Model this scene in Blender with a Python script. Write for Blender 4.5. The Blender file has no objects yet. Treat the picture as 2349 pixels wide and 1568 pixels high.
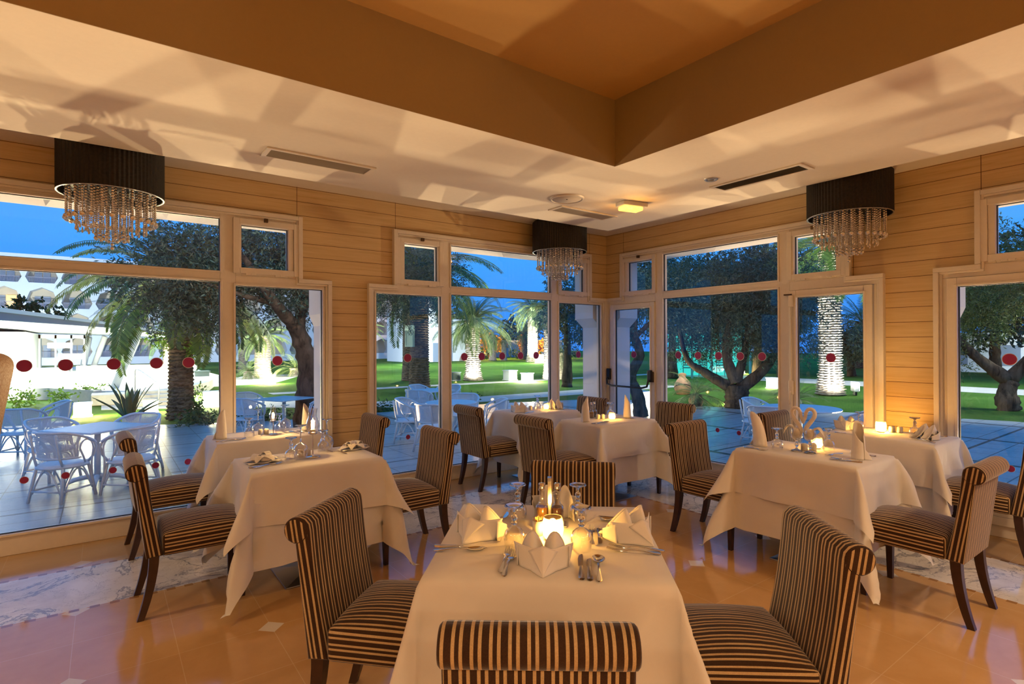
import bpy, bmesh, math, random
import numpy as np
from mathutils import Vector, Matrix, Euler
S = bpy.context.scene
COL = S.collection
PI = math.pi
rnd = random.Random(7)

# ------------------------------------------------------------------ camera
cam_d = bpy.data.cameras.new('camera')
cam = bpy.data.objects.new('camera', cam_d)
COL.objects.link(cam)
CAM = Vector((-5.92562, -5.69202, 1.6))
_yaw, _pit, _rol = 0.93504, 0.00318, -0.00389
_v = Vector((math.cos(_yaw)*math.cos(_pit), math.sin(_yaw)*math.cos(_pit), math.sin(_pit)))
_r = Vector((math.sin(_yaw), -math.cos(_yaw), 0))
_u = _r.cross(_v)
_r2 = _r*math.cos(_rol) + _u*math.sin(_rol)
_u2 = _r2.cross(_v)
cam.matrix_world = Matrix(((_r2.x, _u2.x, -_v.x, CAM.x), (_r2.y, _u2.y, -_v.y, CAM.y),
                           (_r2.z, _u2.z, -_v.z, CAM.z), (0, 0, 0, 1)))
cam_d.sensor_width = 36.0
cam_d.lens = 1267.055/2349*36.0
cam_d.clip_start = 0.05
cam_d.clip_end = 600
S.camera = cam

# ------------------------------------------------------------------ view and world
S.view_settings.view_transform = 'Standard'
S.view_settings.look = 'None'
S.view_settings.gamma = 1
S.view_settings.exposure = 0.32
S.view_settings.use_curve_mapping = False
C = S.cycles
C.max_bounces = 7
C.diffuse_bounces = 3
C.glossy_bounces = 3
C.transmission_bounces = 6
C.transparent_max_bounces = 12
C.caustics_reflective = False
C.caustics_refractive = False
C.sample_clamp_indirect = 3.0
C.sample_clamp_direct = 0
C.blur_glossy = 0.5
C.use_light_tree = True
C.use_denoising = True

W = bpy.data.worlds.new('dusk_sky')
S.world = W
W.use_nodes = True
nt = W.node_tree
nt.nodes.clear()
tc = nt.nodes.new('ShaderNodeTexCoord')
sep = nt.nodes.new('ShaderNodeSeparateXYZ')
nt.links.new(tc.outputs['Generated'], sep.inputs[0])
rmp = nt.nodes.new('ShaderNodeValToRGB')
rmp.color_ramp.elements[0].position = 0.0
rmp.color_ramp.elements[0].color = (0.034, 0.20, 0.72, 1)
rmp.color_ramp.elements[1].position = 0.45
rmp.color_ramp.elements[1].color = (0.050, 0.30, 0.86, 1)
e = rmp.color_ramp.elements.new(0.16)
e.color = (0.050, 0.31, 0.86, 1)
nt.links.new(sep.outputs['Z'], rmp.inputs[0])
bg = nt.nodes.new('ShaderNodeBackground')
bg.inputs['Strength'].default_value = 1.08
nt.links.new(rmp.outputs[0], bg.inputs[0])
wo = nt.nodes.new('ShaderNodeOutputWorld')
nt.links.new(bg.outputs[0], wo.inputs[0])

# ------------------------------------------------------------------ lights
def lamp(name, kind, loc, energy, color, size=0.1, target=None, **kw):
    d = bpy.data.lights.new(name, kind)
    d.energy = energy
    d.color = color
    if kind == 'AREA':
        d.shape = kw.get('shape', 'RECTANGLE')
        d.size = size
        d.size_y = kw.get('size_y', size)
        if 'spread' in kw: d.spread = kw['spread']
    elif kind in ('POINT', 'SPOT'):
        d.shadow_soft_size = size
    if kind == 'SPOT':
        d.spot_size = kw.get('angle', 1.0)
        d.spot_blend = kw.get('blend', 0.4)
    o = bpy.data.objects.new(name, d)
    COL.objects.link(o)
    o.location = loc
    if target is not None:
        o.rotation_euler = (Vector(target)-Vector(loc)).to_track_quat('-Z', 'Y').to_euler()
    return o

GZ0 = -0.2
WARM = (1.0, 0.68, 0.38)
AMBER = (1.0, 0.56, 0.22)
TERR = (1.0, 0.68, 0.36)
# warm fill lamps added under the ceiling, unseen behind the camera
for x_, y_, e_ in ((-9.2, -5.0, 210), (-9.2, -8.6, 200), (-6.6, -9.3, 270), (-4.2, -9.3, 250), (-2.0, -8.8, 210), (-7.2, -7.2, 170)):
    lamp('hall_fill_light', 'SPOT', (x_, y_, 3.0), e_, WARM, 0.12, (x_*0.9-0.3, y_*0.9-0.3, 0), angle=2.4, blend=0.9)
# fill spots added under the soffit left and right, outside the picture
lamp('soffit_fill_light', 'SPOT', (-8.4, -1.7, 3.02), 110, WARM, 0.06, (-7.6, -1.9, 0), angle=2.2, blend=0.9)
lamp('soffit_fill_light', 'SPOT', (-1.7, -6.6, 3.02), 150, WARM, 0.06, (-2.2, -5.6, 0), angle=2.2, blend=0.9)
# unseen spots added at terrace level, warming the ceiling through the windows
for (x_, y_, tx_, ty_, e_) in ((-8.2, 3.2, -7.2, -1.2, 420), (-6.9, 4.6, -6.0, -1.6, 420), (-4.95, 4.9, -4.9, -1.6, 520), (-2.0, 4.6, -3.4, -1.6, 520), (-0.9, 4.4, -1.6, -1.6, 420),
                               (4.6, -1.7, -1.5, -1.7, 520), (4.4, -3.2, -1.6, -3.3, 520), (4.2, -5.4, -1.6, -5.0, 420)):
    lamp('terrace_fill_light', 'SPOT', (x_, y_, -0.16), e_*1.35, TERR, 0.05, (tx_, ty_, 3.5), angle=0.98, blend=0.25)
# unseen fill spots added at the eaves, turned outward at the trees
for x_, y_, tx_, ty_, e_ in ((-3.0, 1.1, -3.4, 8.0, 420), (-0.6, 1.1, 1.8, 9.5, 420), (-6.5, 1.1, -5.6, 9.8, 260), (1.1, -0.6, 8.0, 3.2, 260), (1.1, -3.0, 13.0, -1.5, 520), (1.1, 0.2, 4.8, 3.6, 160)):
    lamp('eaves_fill_light', 'SPOT', (x_, y_, 3.35), e_, (1.0, 0.95, 0.82), 0.08, (tx_, ty_, 3.1), angle=0.95, blend=0.7)
# unseen spots added over the lawn, shining straight down
for x_, y_, z_, e_, an in ((8.5, 22.5, 6.5, 3400, 1.9), (17.0, 24.5, 6.5, 3400, 1.9), (0.5, 24.5, 6.0, 2800, 1.9), (24.0, 33.0, 7.0, 7000, 2.0), (12.0, 35.0, 7.0, 6000, 2.0), (-4.5, 12.6, 4.5, 700, 1.6),
                           (7.5, 13.2, 4.8, 1000, 1.7), (1.5, 13.8, 4.8, 1000, 1.7), (14.0, 8.5, 6.0, 1500, 1.8), (12.0, 0.5, 6.0, 1500, 1.3), (14.5, -4.5, 6.0, 2600, 1.6), (20.0, 1.5, 6.5, 2500, 1.8), (10.3, 5.6, 4.5, 700, 1.2)):
    lamp('lawn_fill_light', 'SPOT', (x_, y_, z_), e_, (0.97, 1.0, 0.80), 0.15, (x_+0.1, y_+0.4, GZ0), angle=an, blend=0.7)

# ------------------------------------------------------------------ object helpers
def tag(o, label=None, cat=None, group=None, kind=None):
    if label: o['label'] = label
    if cat: o['category'] = cat
    if group: o['group'] = group
    if kind: o['kind'] = kind
    return o

def link(name, me, mat=None, parent=None, loc=None, rot=None, smooth=None):
    if smooth is not None:
        me.polygons.foreach_set('use_smooth', [smooth]*len(me.polygons))
    if mat is not None and not me.materials:
        for m_ in (mat if isinstance(mat, (list, tuple)) else [mat]):
            me.materials.append(m_)
    o = bpy.data.objects.new(name, me)
    COL.objects.link(o)
    if parent is not None: o.parent = parent
    if loc is not None: o.location = loc
    if rot is not None: o.rotation_euler = rot
    return o

def empty(name, loc, rz=0.0, label=None, cat=None, group=None):
    o = bpy.data.objects.new(name, None)
    o.empty_display_size = 0.1
    COL.objects.link(o)
    o.location = loc
    o.rotation_euler = (0, 0, rz)
    return tag(o, label, cat, group)

def copy_tree(o, parent=None, loc=None, rz=None, label=None, group=None):
    c = o.copy()
    COL.objects.link(c)
    if parent is not None:
        c.parent = parent
        c.matrix_parent_inverse = o.matrix_parent_inverse.copy()
    if loc is not None: c.location = loc
    if rz is not None: c.rotation_euler = (0, 0, rz)
    if label: c['label'] = label
    if group: c['group'] = group
    for ch in list(o.children):
        copy_tree(ch, c)
    return c

class MB:
    """collects shapes into one mesh"""
    def __init__(s):
        s.v = []; s.f = []; s.m = []; s.uv = None
    def add(s, vs, fs, mi=0):
        b = len(s.v)
        s.v += [tuple(p) for p in vs]
        s.f += [tuple(i+b for i in f) for f in fs]
        s.m += [mi]*len(fs)
        return s
    def box(s, x0, y0, z0, x1, y1, z1, mi=0):
        if x0 > x1: x0, x1 = x1, x0
        if y0 > y1: y0, y1 = y1, y0
        if z0 > z1: z0, z1 = z1, z0
        return s.add([(x0,y0,z0),(x1,y0,z0),(x1,y1,z0),(x0,y1,z0),(x0,y0,z1),(x1,y0,z1),(x1,y1,z1),(x0,y1,z1)],
                     [(0,3,2,1),(4,5,6,7),(0,1,5,4),(1,2,6,5),(2,3,7,6),(3,0,4,7)], mi)
    def prism(s, poly, a0, a1, fn, mi=0):
        """poly of 2-D points extruded from a0 to a1; fn(p,q,a) -> xyz"""
        n = len(poly)
        vs = [fn(p, q, a0) for p, q in poly] + [fn(p, q, a1) for p, q in poly]
        fs = [tuple(range(n))[::-1], tuple(range(n, 2*n))]
        fs += [(i, (i+1) % n, n+(i+1) % n, n+i) for i in range(n)]
        return s.add(vs, fs, mi)
    def lathe(s, prof, n=24, c=(0, 0, 0), mi=0, cap=False):
        vs = []; fs = []
        m = len(prof)
        for k in range(n):
            a = 2*PI*k/n
            ca, sa = math.cos(a), math.sin(a)
            for r, z in prof:
                vs.append((c[0]+r*ca, c[1]+r*sa, c[2]+z))
        for k in range(n):
            k2 = (k+1) % n
            for j in range(m-1):
                fs.append((k*m+j, k2*m+j, k2*m+j+1, k*m+j+1))
        if cap:
            fs.append(tuple(k*m for k in range(n))[::-1])
            fs.append(tuple(k*m+m-1 for k in range(n)))
        return s.add(vs, fs, mi)
    def tube(s, pts, r, n=8, mi=0, closed=False, cap=True):
        pts = [Vector(p) for p in pts]
        m = len(pts)
        rs = r if isinstance(r, (list, tuple)) else [r]*m
        vs = []; fs = []
        up = None
        for i, p in enumerate(pts):
            if closed: t = pts[(i+1) % m]-pts[i-1]
            else: t = pts[min(i+1, m-1)]-pts[max(i-1, 0)]
            if t.length < 1e-9: t = Vector((0, 0, 1))
            t.normalize()
            if up is None:
                up = Vector((0, 0, 1)) if abs(t.z) < 0.9 else Vector((1, 0, 0))
            a = (up-t*up.dot(t))
            if a.length < 1e-6: a = t.orthogonal()
            a.normalize(); up = a
            b = t.cross(a)
            for k in range(n):
                w = 2*PI*k/n
                vs.append(p+(a*math.cos(w)+b*math.sin(w))*rs[i])
        for i in range(m if closed else m-1):
            j = (i+1) % m
            for k in range(n):
                k2 = (k+1) % n
                fs.append((i*n+k, i*n+k2, j*n+k2, j*n+k))
        if cap and not closed:
            fs.append(tuple(range(n))[::-1])
            fs.append(tuple(range((m-1)*n, m*n)))
        return s.add(vs, fs, mi)
    def grid(s, P, mi=0, closed_u=False):
        """P[i][j] points"""
        nu, nv = len(P), len(P[0])
        vs = [p for row in P for p in row]
        fs = []
        for i in range(nu if closed_u else nu-1):
            i2 = (i+1) % nu
            for j in range(nv-1):
                fs.append((i*nv+j, i2*nv+j, i2*nv+j+1, i*nv+j+1))
        return s.add(vs, fs, mi)
    def ball(s, c, r, n=10, m=6, sz=1.0, mi=0):
        prof = [(max(1e-5, r*math.sin(PI*j/m)), -r*sz*math.cos(PI*j/m)) for j in range(m+1)]
        return s.lathe(prof, n, c, mi)
    def mesh(s, name='m', smooth=False):
        me = bpy.data.meshes.new(name)
        me.from_pydata(s.v, [], s.f)
        me.update()
        if any(s.m): me.polygons.foreach_set('material_index', s.m)
        if smooth: me.polygons.foreach_set('use_smooth', [True]*len(me.polygons))
        return me
    def obj(s, name, mat, parent=None, smooth=False, loc=None, rot=None, bevel=0, seg=2, solid=0, sub=0):
        o = link(name, s.mesh(name, smooth), mat, parent, loc, rot)
        if sub:
            m_ = o.modifiers.new('subd', 'SUBSURF'); m_.levels = sub; m_.render_levels = sub
        if solid:
            m_ = o.modifiers.new('solid', 'SOLIDIFY'); m_.thickness = solid; m_.offset = 0
        if bevel:
            m_ = o.modifiers.new('bevel', 'BEVEL'); m_.width = bevel; m_.segments = seg
            m_.limit_method = 'ANGLE'; m_.angle_limit = 0.6
        return o

def autosmooth(me, ang=0.7):
    me.polygons.foreach_set('use_smooth', [True]*len(me.polygons))
    try: me.set_sharp_from_angle(angle=ang)
    except Exception: pass
    return me

# ------------------------------------------------------------------ material helpers
class NT:
    def __init__(s, name):
        s.mat = bpy.data.materials.new(name)
        s.mat.use_nodes = True
        s.t = s.mat.node_tree
        s.t.nodes.clear()
        s.out = s.t.nodes.new('ShaderNodeOutputMaterial')
    def n(s, typ, **kw):
        x = s.t.nodes.new(typ)
        for k, v in kw.items(): setattr(x, k, v)
        return x
    def lk(s, a, b): s.t.links.new(a, b)
    def val(s, sock, v):
        if isinstance(v, bpy.types.NodeSocket): s.lk(v, sock)
        else: sock.default_value = v
    def m(s, op, a, b=0.0, c=0.0):
        x = s.n('ShaderNodeMath', operation=op)
        s.val(x.inputs[0], a); s.val(x.inputs[1], b)
        if op in ('MULTIPLY_ADD', 'WRAP', 'COMPARE'): s.val(x.inputs[2], c)
        return x.outputs[0]
    def pos(s):
        g = s.n('ShaderNodeNewGeometry')
        x = s.n('ShaderNodeSeparateXYZ'); s.lk(g.outputs['Position'], x.inputs[0])
        return x.outputs[0], x.outputs[1], x.outputs[2]
    def xyz(s, x, y, z):
        c = s.n('ShaderNodeCombineXYZ')
        s.val(c.inputs[0], x); s.val(c.inputs[1], y); s.val(c.inputs[2], z)
        return c.outputs[0]
    def noise(s, vec=None, scale=5, detail=3, rough=0.5, dist=0.0):
        x = s.n('ShaderNodeTexNoise')
        if vec is not None: s.lk(vec, x.inputs['Vector'])
        x.inputs['Scale'].default_value = scale
        x.inputs['Detail'].default_value = detail
        x.inputs['Roughness'].default_value = rough
        x.inputs['Distortion'].default_value = dist
        return x.outputs['Fac']
    def ramp(s, f, stops):
        x = s.n('ShaderNodeValToRGB')
        s.lk(f, x.inputs[0])
        cr = x.color_ramp
        while len(cr.elements) < len(stops): cr.elements.new(0.5)
        for el, (p, c) in zip(cr.elements, stops):
            el.position = p
            el.color = (c[0], c[1], c[2], 1) if len(c) == 3 else c
        return x.outputs[0]
    def mix(s, f, a, b):
        x = s.n('ShaderNodeMix', data_type='RGBA')
        s.val(x.inputs[0], f)
        for i, v in ((6, a), (7, b)):
            if isinstance(v, bpy.types.NodeSocket): s.lk(v, x.inputs[i])
            else: x.inputs[i].default_value = (v[0], v[1], v[2], 1)
        return x.outputs[2]
    def bsdf(s, color, rough=0.5, metal=0.0, spec=0.5, bump=None, bstr=0.3, bdist=0.01, **kw):
        b = s.n('ShaderNodeBsdfPrincipled')
        if isinstance(color, bpy.types.NodeSocket): s.lk(color, b.inputs['Base Color'])
        else: b.inputs['Base Color'].default_value = (color[0], color[1], color[2], 1)
        s.val(b.inputs['Roughness'], rough)
        b.inputs['Metallic'].default_value = metal
        b.inputs['Specular IOR Level'].default_value = spec
        for k, v in kw.items(): s.val(b.inputs[k.replace('_', ' ')], v)
        if bump is not None:
            bp = s.n('ShaderNodeBump')
            bp.inputs['Strength'].default_value = bstr
            bp.inputs['Distance'].default_value = bdist
            s.lk(bump, bp.inputs['Height'])
            s.lk(bp.outputs[0], b.inputs['Normal'])
        s.lk(b.outputs[0], s.out.inputs[0])
        s.b = b
        return s.mat

def simple(name, col, rough=0.5, metal=0.0, spec=0.5, nscale=0, namt=0.15, **kw):
    k = NT(name)
    c = col
    if nscale:
        tcn = k.n('ShaderNodeTexCoord')
        f = k.noise(tcn.outputs['Object'], nscale, 4, 0.6)
        c = k.ramp(f, [(0.25, [x*(1-namt) for x in col]), (0.75, [min(1, x*(1+namt)) for x in col])])
    return k.bsdf(c, rough, metal, spec, **kw)

def emit(name, col, strength):
    k = NT(name)
    x = k.n('ShaderNodeEmission')
    x.inputs[0].default_value = (*col, 1)
    x.inputs[1].default_value = strength
    k.lk(x.outputs[0], k.out.inputs[0])
    return k.mat
# ------------------------------------------------------------------ materials
def mat_siding():
    k = NT('timber_siding')
    x, y, z = k.pos()
    s = k.m('ADD', x, y)                                   # runs along either wall
    row = k.m('DIVIDE', k.m('SUBTRACT', z, 0.2677), 0.1379)
    fr = k.m('FRACT', row)
    idx = k.m('FLOOR', row)
    off = k.m('MULTIPLY', k.m('FRACT', k.m('MULTIPLY', k.m('SINE', k.m('MULTIPLY', idx, 12.9898)), 43758.5)), 20.0)
    vec = k.xyz(k.m('MULTIPLY', k.m('ADD', s, off), 0.8), off, k.m('MULTIPLY', z, 16.0))
    g = k.noise(vec, 2.2, 6, 0.62, 0.6)
    vec2 = k.xyz(k.m('MULTIPLY', k.m('ADD', s, off), 2.0), off, k.m('MULTIPLY', z, 60.0))
    g2 = k.noise(vec2, 2.0, 3, 0.6, 0.2)
    gg = k.m('ADD', k.m('MULTIPLY', g, 0.75), k.m('MULTIPLY', g2, 0.25))
    col = k.ramp(gg, [(0.30, (0.52, 0.34, 0.15)), (0.43, (0.64, 0.46, 0.235)), (0.62, (0.71, 0.53, 0.29))])
    line = k.m('LESS_THAN', k.m('ABSOLUTE', k.m('SUBTRACT', fr, 0.5)), 0.484)      # 0 in the groove
    for p in (-4.381, -3.326, -0.343):
        jx = k.m('GREATER_THAN', k.m('ABSOLUTE', k.m('SUBTRACT', x, p)), 0.0025)
        line = k.m('MULTIPLY', line, jx)
    for p in (-0.333, -4.305, -3.32):
        jy = k.m('GREATER_THAN', k.m('ABSOLUTE', k.m('SUBTRACT', y, p)), 0.0025)
        line = k.m('MULTIPLY', line, jy)
    col = k.mix(line, (0.10, 0.035, 0.015), col)
    h = k.m('ADD', k.m('MULTIPLY', line, 1.0), k.m('MULTIPLY', g2, 0.08))
    return k.bsdf(col, 0.42, spec=0.4, bump=h, bstr=0.6, bdist=0.006)

def mat_floor():
    k = NT('polished_marble_floor')
    x, y, z = k.pos()
    p = k.xyz(x, y, z)
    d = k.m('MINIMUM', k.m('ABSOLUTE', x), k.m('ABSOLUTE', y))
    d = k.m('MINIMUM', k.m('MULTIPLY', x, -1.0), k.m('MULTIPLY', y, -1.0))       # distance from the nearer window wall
    n1 = k.noise(p, 1.3, 5, 0.6, 0.8)
    n2 = k.noise(p, 9.0, 4, 0.6, 0.3)
    beige = k.ramp(k.m('ADD', k.m('MULTIPLY', n1, 0.7), k.m('MULTIPLY', n2, 0.3)),
                   [(0.3, (0.50, 0.28, 0.105)), (0.55, (0.58, 0.34, 0.14)), (0.75, (0.63, 0.39, 0.18))])
    # grid of 0.45 m tiles with white lozenge insets at every second crossing
    tx = k.m('DIVIDE', k.m('ADD', x, 5.165), 0.45)
    ty = k.m('DIVIDE', k.m('ADD', y, 2.350), 0.45)
    def near(t, w):
        return k.m('LESS_THAN', k.m('ABSOLUTE', k.m('SUBTRACT', t, k.m('ROUND', t))), w)
    gl = k.m('MAXIMUM', near(tx, 0.004), near(ty, 0.004))
    beige = k.mix(k.m('MULTIPLY', gl, 0.30), beige, (0.80, 0.66, 0.46))
    hx = k.m('MULTIPLY', tx, 0.5); hy = k.m('MULTIPLY', ty, 0.5)
    ax = k.m('ABSOLUTE', k.m('SUBTRACT', hx, k.m('ROUND', hx)))
    ay = k.m('ABSOLUTE', k.m('SUBTRACT', hy, k.m('ROUND', hy)))
    loz = k.m('LESS_THAN', k.m('ADD', ax, ay), 0.078)
    beige = k.mix(loz, beige, (0.74, 0.66, 0.55))
    # white veined band with chequered borders along both window walls
    wv = k.noise(p, 1.6, 7, 0.62, 1.6)
    vein = k.m('LESS_THAN', k.m('ABSOLUTE', k.m('SUBTRACT', wv, 0.5)), 0.012)
    wv2 = k.noise(p, 3.2, 5, 0.6, 2.2)
    vein2 = k.m('LESS_THAN', k.m('ABSOLUTE', k.m('SUBTRACT', wv2, 0.47)), 0.007)
    white = k.ramp(k.noise(p, 2.5, 4, 0.6, 1.0), [(0.35, (0.62, 0.58, 0.54)), (0.6, (0.80, 0.77, 0.73))])
    white = k.mix(k.m('MULTIPLY', vein, 0.75), white, (0.22, 0.23, 0.27))
    white = k.mix(k.m('MULTIPLY', vein2, 0.5), white, (0.30, 0.28, 0.28))
    band = k.m('MULTIPLY', k.m('GREATER_THAN', d, 0.64), k.m('LESS_THAN', d, 1.425))
    col = k.mix(band, beige, white)
    along = k.m('SUBTRACT', k.m('ADD', x, y), k.m('MULTIPLY', d, -1.0))
    dash = k.m('LESS_THAN', k.m('FRACT', k.m('MULTIPLY', along, 10.0)), 0.5)
    b1 = k.m('LESS_THAN', k.m('ABSOLUTE', k.m('SUBTRACT', d, 1.435)), 0.018)
    b2 = k.m('LESS_THAN', k.m('ABSOLUTE', k.m('SUBTRACT', d, 0.632)), 0.018)
    bb = k.m('MULTIPLY', k.m('MAXIMUM', b1, b2), dash)
    col = k.mix(bb, col, (0.34, 0.17, 0.055))
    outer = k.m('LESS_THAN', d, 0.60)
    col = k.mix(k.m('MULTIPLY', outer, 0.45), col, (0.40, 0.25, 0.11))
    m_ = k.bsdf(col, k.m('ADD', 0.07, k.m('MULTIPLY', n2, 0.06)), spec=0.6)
    return m_

def mat_fabric_stripe():
    k = NT('striped_velvet')
    u = k.n('ShaderNodeUVMap')
    sp = k.n('ShaderNodeSeparateXYZ'); k.lk(u.outputs[0], sp.inputs[0])
    t = k.m('FRACT', k.m('DIVIDE', sp.outputs[0], 0.0455))
    a = k.m('LESS_THAN', k.m('ABSOLUTE', k.m('SUBTRACT', t, 0.14)), 0.095)
    b = k.m('LESS_THAN', k.m('ABSOLUTE', k.m('SUBTRACT', t, 0.56)), 0.095)
    tan = k.m('MAXIMUM', a, b)
    tcn = k.n('ShaderNodeTexCoord')
    nz = k.noise(tcn.outputs['Object'], 260, 2, 0.6)
    nb = k.noise(tcn.outputs['Object'], 9, 3, 0.6)
    f = k.m('ADD', k.m('MULTIPLY', nz, 0.6), k.m('MULTIPLY', nb, 0.4))
    brown = k.ramp(f, [(0.3, (0.030, 0.014, 0.008)), (0.7, (0.062, 0.031, 0.017))])
    tanc = k.ramp(f, [(0.3, (0.42, 0.29, 0.145)), (0.7, (0.60, 0.43, 0.24))])
    return k.bsdf(k.mix(tan, brown, tanc), 0.85, spec=0.15, bump=nz, bstr=0.25, bdist=0.002,
                  Sheen_Weight=0.35, Sheen_Roughness=0.4)

def mat_linen(name, col=(0.80, 0.75, 0.69), bscale=1.0):
    k = NT(name)
    tcn = k.n('ShaderNodeTexCoord')
    sp = k.n('ShaderNodeSeparateXYZ'); k.lk(tcn.outputs['Object'], sp.inputs[0])
    w = k.m('MULTIPLY', k.m('SINE', k.m('MULTIPLY', k.m('ADD', sp.outputs[0], sp.outputs[2]), 2600)),
            k.m('SINE', k.m('MULTIPLY', k.m('SUBTRACT', sp.outputs[1], sp.outputs[2]), 2600)))
    n_ = k.noise(tcn.outputs['Object'], 6, 4, 0.6)
    # pressed fold lines of the laundered cloth
    fx = k.m('LESS_THAN', k.m('ABSOLUTE', k.m('SUBTRACT', k.m('FRACT', k.m('MULTIPLY', sp.outputs[0], 3.6)), 0.5)), 0.012)
    fy = k.m('LESS_THAN', k.m('ABSOLUTE', k.m('SUBTRACT', k.m('FRACT', k.m('MULTIPLY', sp.outputs[1], 3.6)), 0.5)), 0.012)
    h = k.m('ADD', k.m('MULTIPLY', n_, 2.6), k.m('MULTIPLY', w, 0.10))
    h = k.m('ADD', h, k.m('MULTIPLY', k.m('MAXIMUM', fx, fy), 1.1*bscale))
    c = k.ramp(n_, [(0.3, [v*0.95 for v in col]), (0.7, col)])
    return k.bsdf(c, 0.8, spec=0.2, bump=h, bstr=0.35, bdist=0.004, Sheen_Weight=0.15)

def mat_pane():
    k = NT('window_glass')
    lw = k.n('ShaderNodeLayerWeight'); lw.inputs[0].default_value = 0.5
    f = k.m('ADD', 0.022, k.m('MULTIPLY', k.m('POWER', lw.outputs['Facing'], 5.0), 0.5))
    tr = k.n('ShaderNodeBsdfTransparent'); tr.inputs[0].default_value = (0.97, 0.985, 0.98, 1)
    gl = k.n('ShaderNodeBsdfGlossy'); gl.inputs[0].default_value = (1, 1, 1, 1); gl.inputs['Roughness'].default_value = 0.01
    mx = k.n('ShaderNodeMixShader')
    k.lk(f, mx.inputs[0]); k.lk(tr.outputs[0], mx.inputs[1]); k.lk(gl.outputs[0], mx.inputs[2])
    k.lk(mx.outputs[0], k.out.inputs[0])
    return k.mat

def mat_thin_glass(name, tint=(0.96, 0.96, 0.94), base=0.13, amt=0.95, rough=0.01):
    """thin blown glass: clear face-on, mirror-bright at the rims"""
    k = NT(name)
    lw = k.n('ShaderNodeLayerWeight'); lw.inputs[0].default_value = 0.5
    f = k.m('ADD', base, k.m('MULTIPLY', k.m('POWER', lw.outputs['Facing'], 1.7), amt))
    tr = k.n('ShaderNodeBsdfTransparent'); tr.inputs[0].default_value = (*tint, 1)
    gl = k.n('ShaderNodeBsdfGlossy'); gl.inputs[0].default_value = (1, 1, 1, 1); gl.inputs['Roughness'].default_value = rough
    mx = k.n('ShaderNodeMixShader')
    k.lk(f, mx.inputs[0]); k.lk(tr.outputs[0], mx.inputs[1]); k.lk(gl.outputs[0], mx.inputs[2])
    k.lk(mx.outputs[0], k.out.inputs[0])
    return k.mat

def mat_plaster(name, col, rough=0.75):
    k = NT(name)
    x, y, z = k.pos()
    n_ = k.noise(k.xyz(x, y, z), 30, 4, 0.6)
    return k.bsdf(k.ramp(n_, [(0.3, [v*0.97 for v in col]), (0.7, col)]), rough, spec=0.25, bump=n_, bstr=0.06, bdist=0.004)

def mat_terrace():
    k = NT('terrace_tiles')
    x, y, z = k.pos()
    p = k.xyz(x, y, z)
    n_ = k.noise(p, 3.0, 5, 0.62, 0.5)
    n2 = k.noise(k.xyz(k.m('MULTIPLY', x, 3.0), k.m('MULTIPLY', y, 12.0), z), 1.6, 4, 0.6)
    def frac(c, per, o):
        return k.m('FRACT', k.m('DIVIDE', k.m('ADD', c, o), per))
    fx = frac(x, 0.62, 0.10); fy = frac(y, 0.62, 0.05)
    thin = k.m('MAXIMUM', k.m('LESS_THAN', fx, 0.02), k.m('LESS_THAN', fy, 0.028))
    wx = k.m('LESS_THAN', frac(x, 2.48, 0.35), 0.055)
    wy = k.m('LESS_THAN', frac(y, 1.24, 0.30), 0.045)
    tile = k.ramp(k.m('ADD', k.m('MULTIPLY', n_, 0.5), k.m('MULTIPLY', n2, 0.5)),
                  [(0.3, (0.30, 0.32, 0.33)), (0.7, (0.44, 0.46, 0.47))])
    col = k.mix(thin, tile, (0.14, 0.12, 0.11))
    gr = k.ramp(k.noise(p, 90, 2, 0.7), [(0.4, (0.05, 0.045, 0.04)), (0.7, (0.16, 0.14, 0.12))])
    col = k.mix(k.m('MAXIMUM', wx, wy), col, gr)
    return k.bsdf(col, 0.36, spec=0.45, bump=k.m('ADD', n2, k.m('MULTIPLY', thin, -2.0)), bstr=0.5, bdist=0.01)

def mat_grass():
    k = NT('lawn_grass')
    x, y, z = k.pos()
    p = k.xyz(x, y, z)
    f = k.m('ADD', k.m('MULTIPLY', k.noise(p, 0.6, 4, 0.6), 0.5), k.m('MULTIPLY', k.noise(p, 14, 4, 0.7), 0.5))
    c = k.ramp(f, [(0.32, (0.045, 0.12, 0.016)), (0.5, (0.085, 0.21, 0.028)), (0.68, (0.15, 0.30, 0.045))])
    return k.bsdf(c, 0.9, spec=0.1, bump=k.noise(p, 60, 3, 0.7), bstr=1.0, bdist=0.05)

def mat_bark(name, c0, c1, ringed=False, scale=6):
    k = NT(name)
    tcn = k.n('ShaderNodeTexCoord')
    sp = k.n('ShaderNodeSeparateXYZ'); k.lk(tcn.outputs['Object'], sp.inputs[0])
    vec = k.xyz(sp.outputs[0], sp.outputs[1], k.m('MULTIPLY', sp.outputs[2], 2.2 if ringed else 0.35))
    n_ = k.noise(vec, scale, 6, 0.68, 0.8)
    c = k.ramp(n_, [(0.34, c0), (0.62, c1)])
    return k.bsdf(c, 0.95, spec=0.1, bump=n_, bstr=0.9, bdist=0.04)

def mat_leaf(name, c0, c1, trans=0.25, rough=0.5):
    k = NT(name)
    g = k.n('ShaderNodeNewGeometry')
    c = k.ramp(g.outputs['Random Per Island'], [(0.0, c0), (1.0, c1)])
    b = k.n('ShaderNodeBsdfPrincipled')
    k.lk(c, b.inputs['Base Color'])
    b.inputs['Roughness'].default_value = rough
    b.inputs['Specular IOR Level'].default_value = 0.5
    t = k.n('ShaderNodeBsdfTranslucent'); k.lk(c, t.inputs[0])
    mx = k.n('ShaderNodeMixShader'); mx.inputs[0].default_value = trans
    k.lk(b.outputs[0], mx.inputs[1]); k.lk(t.outputs[0], mx.inputs[2])
    k.lk(mx.outputs[0], k.out.inputs[0])
    return k.mat

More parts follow.
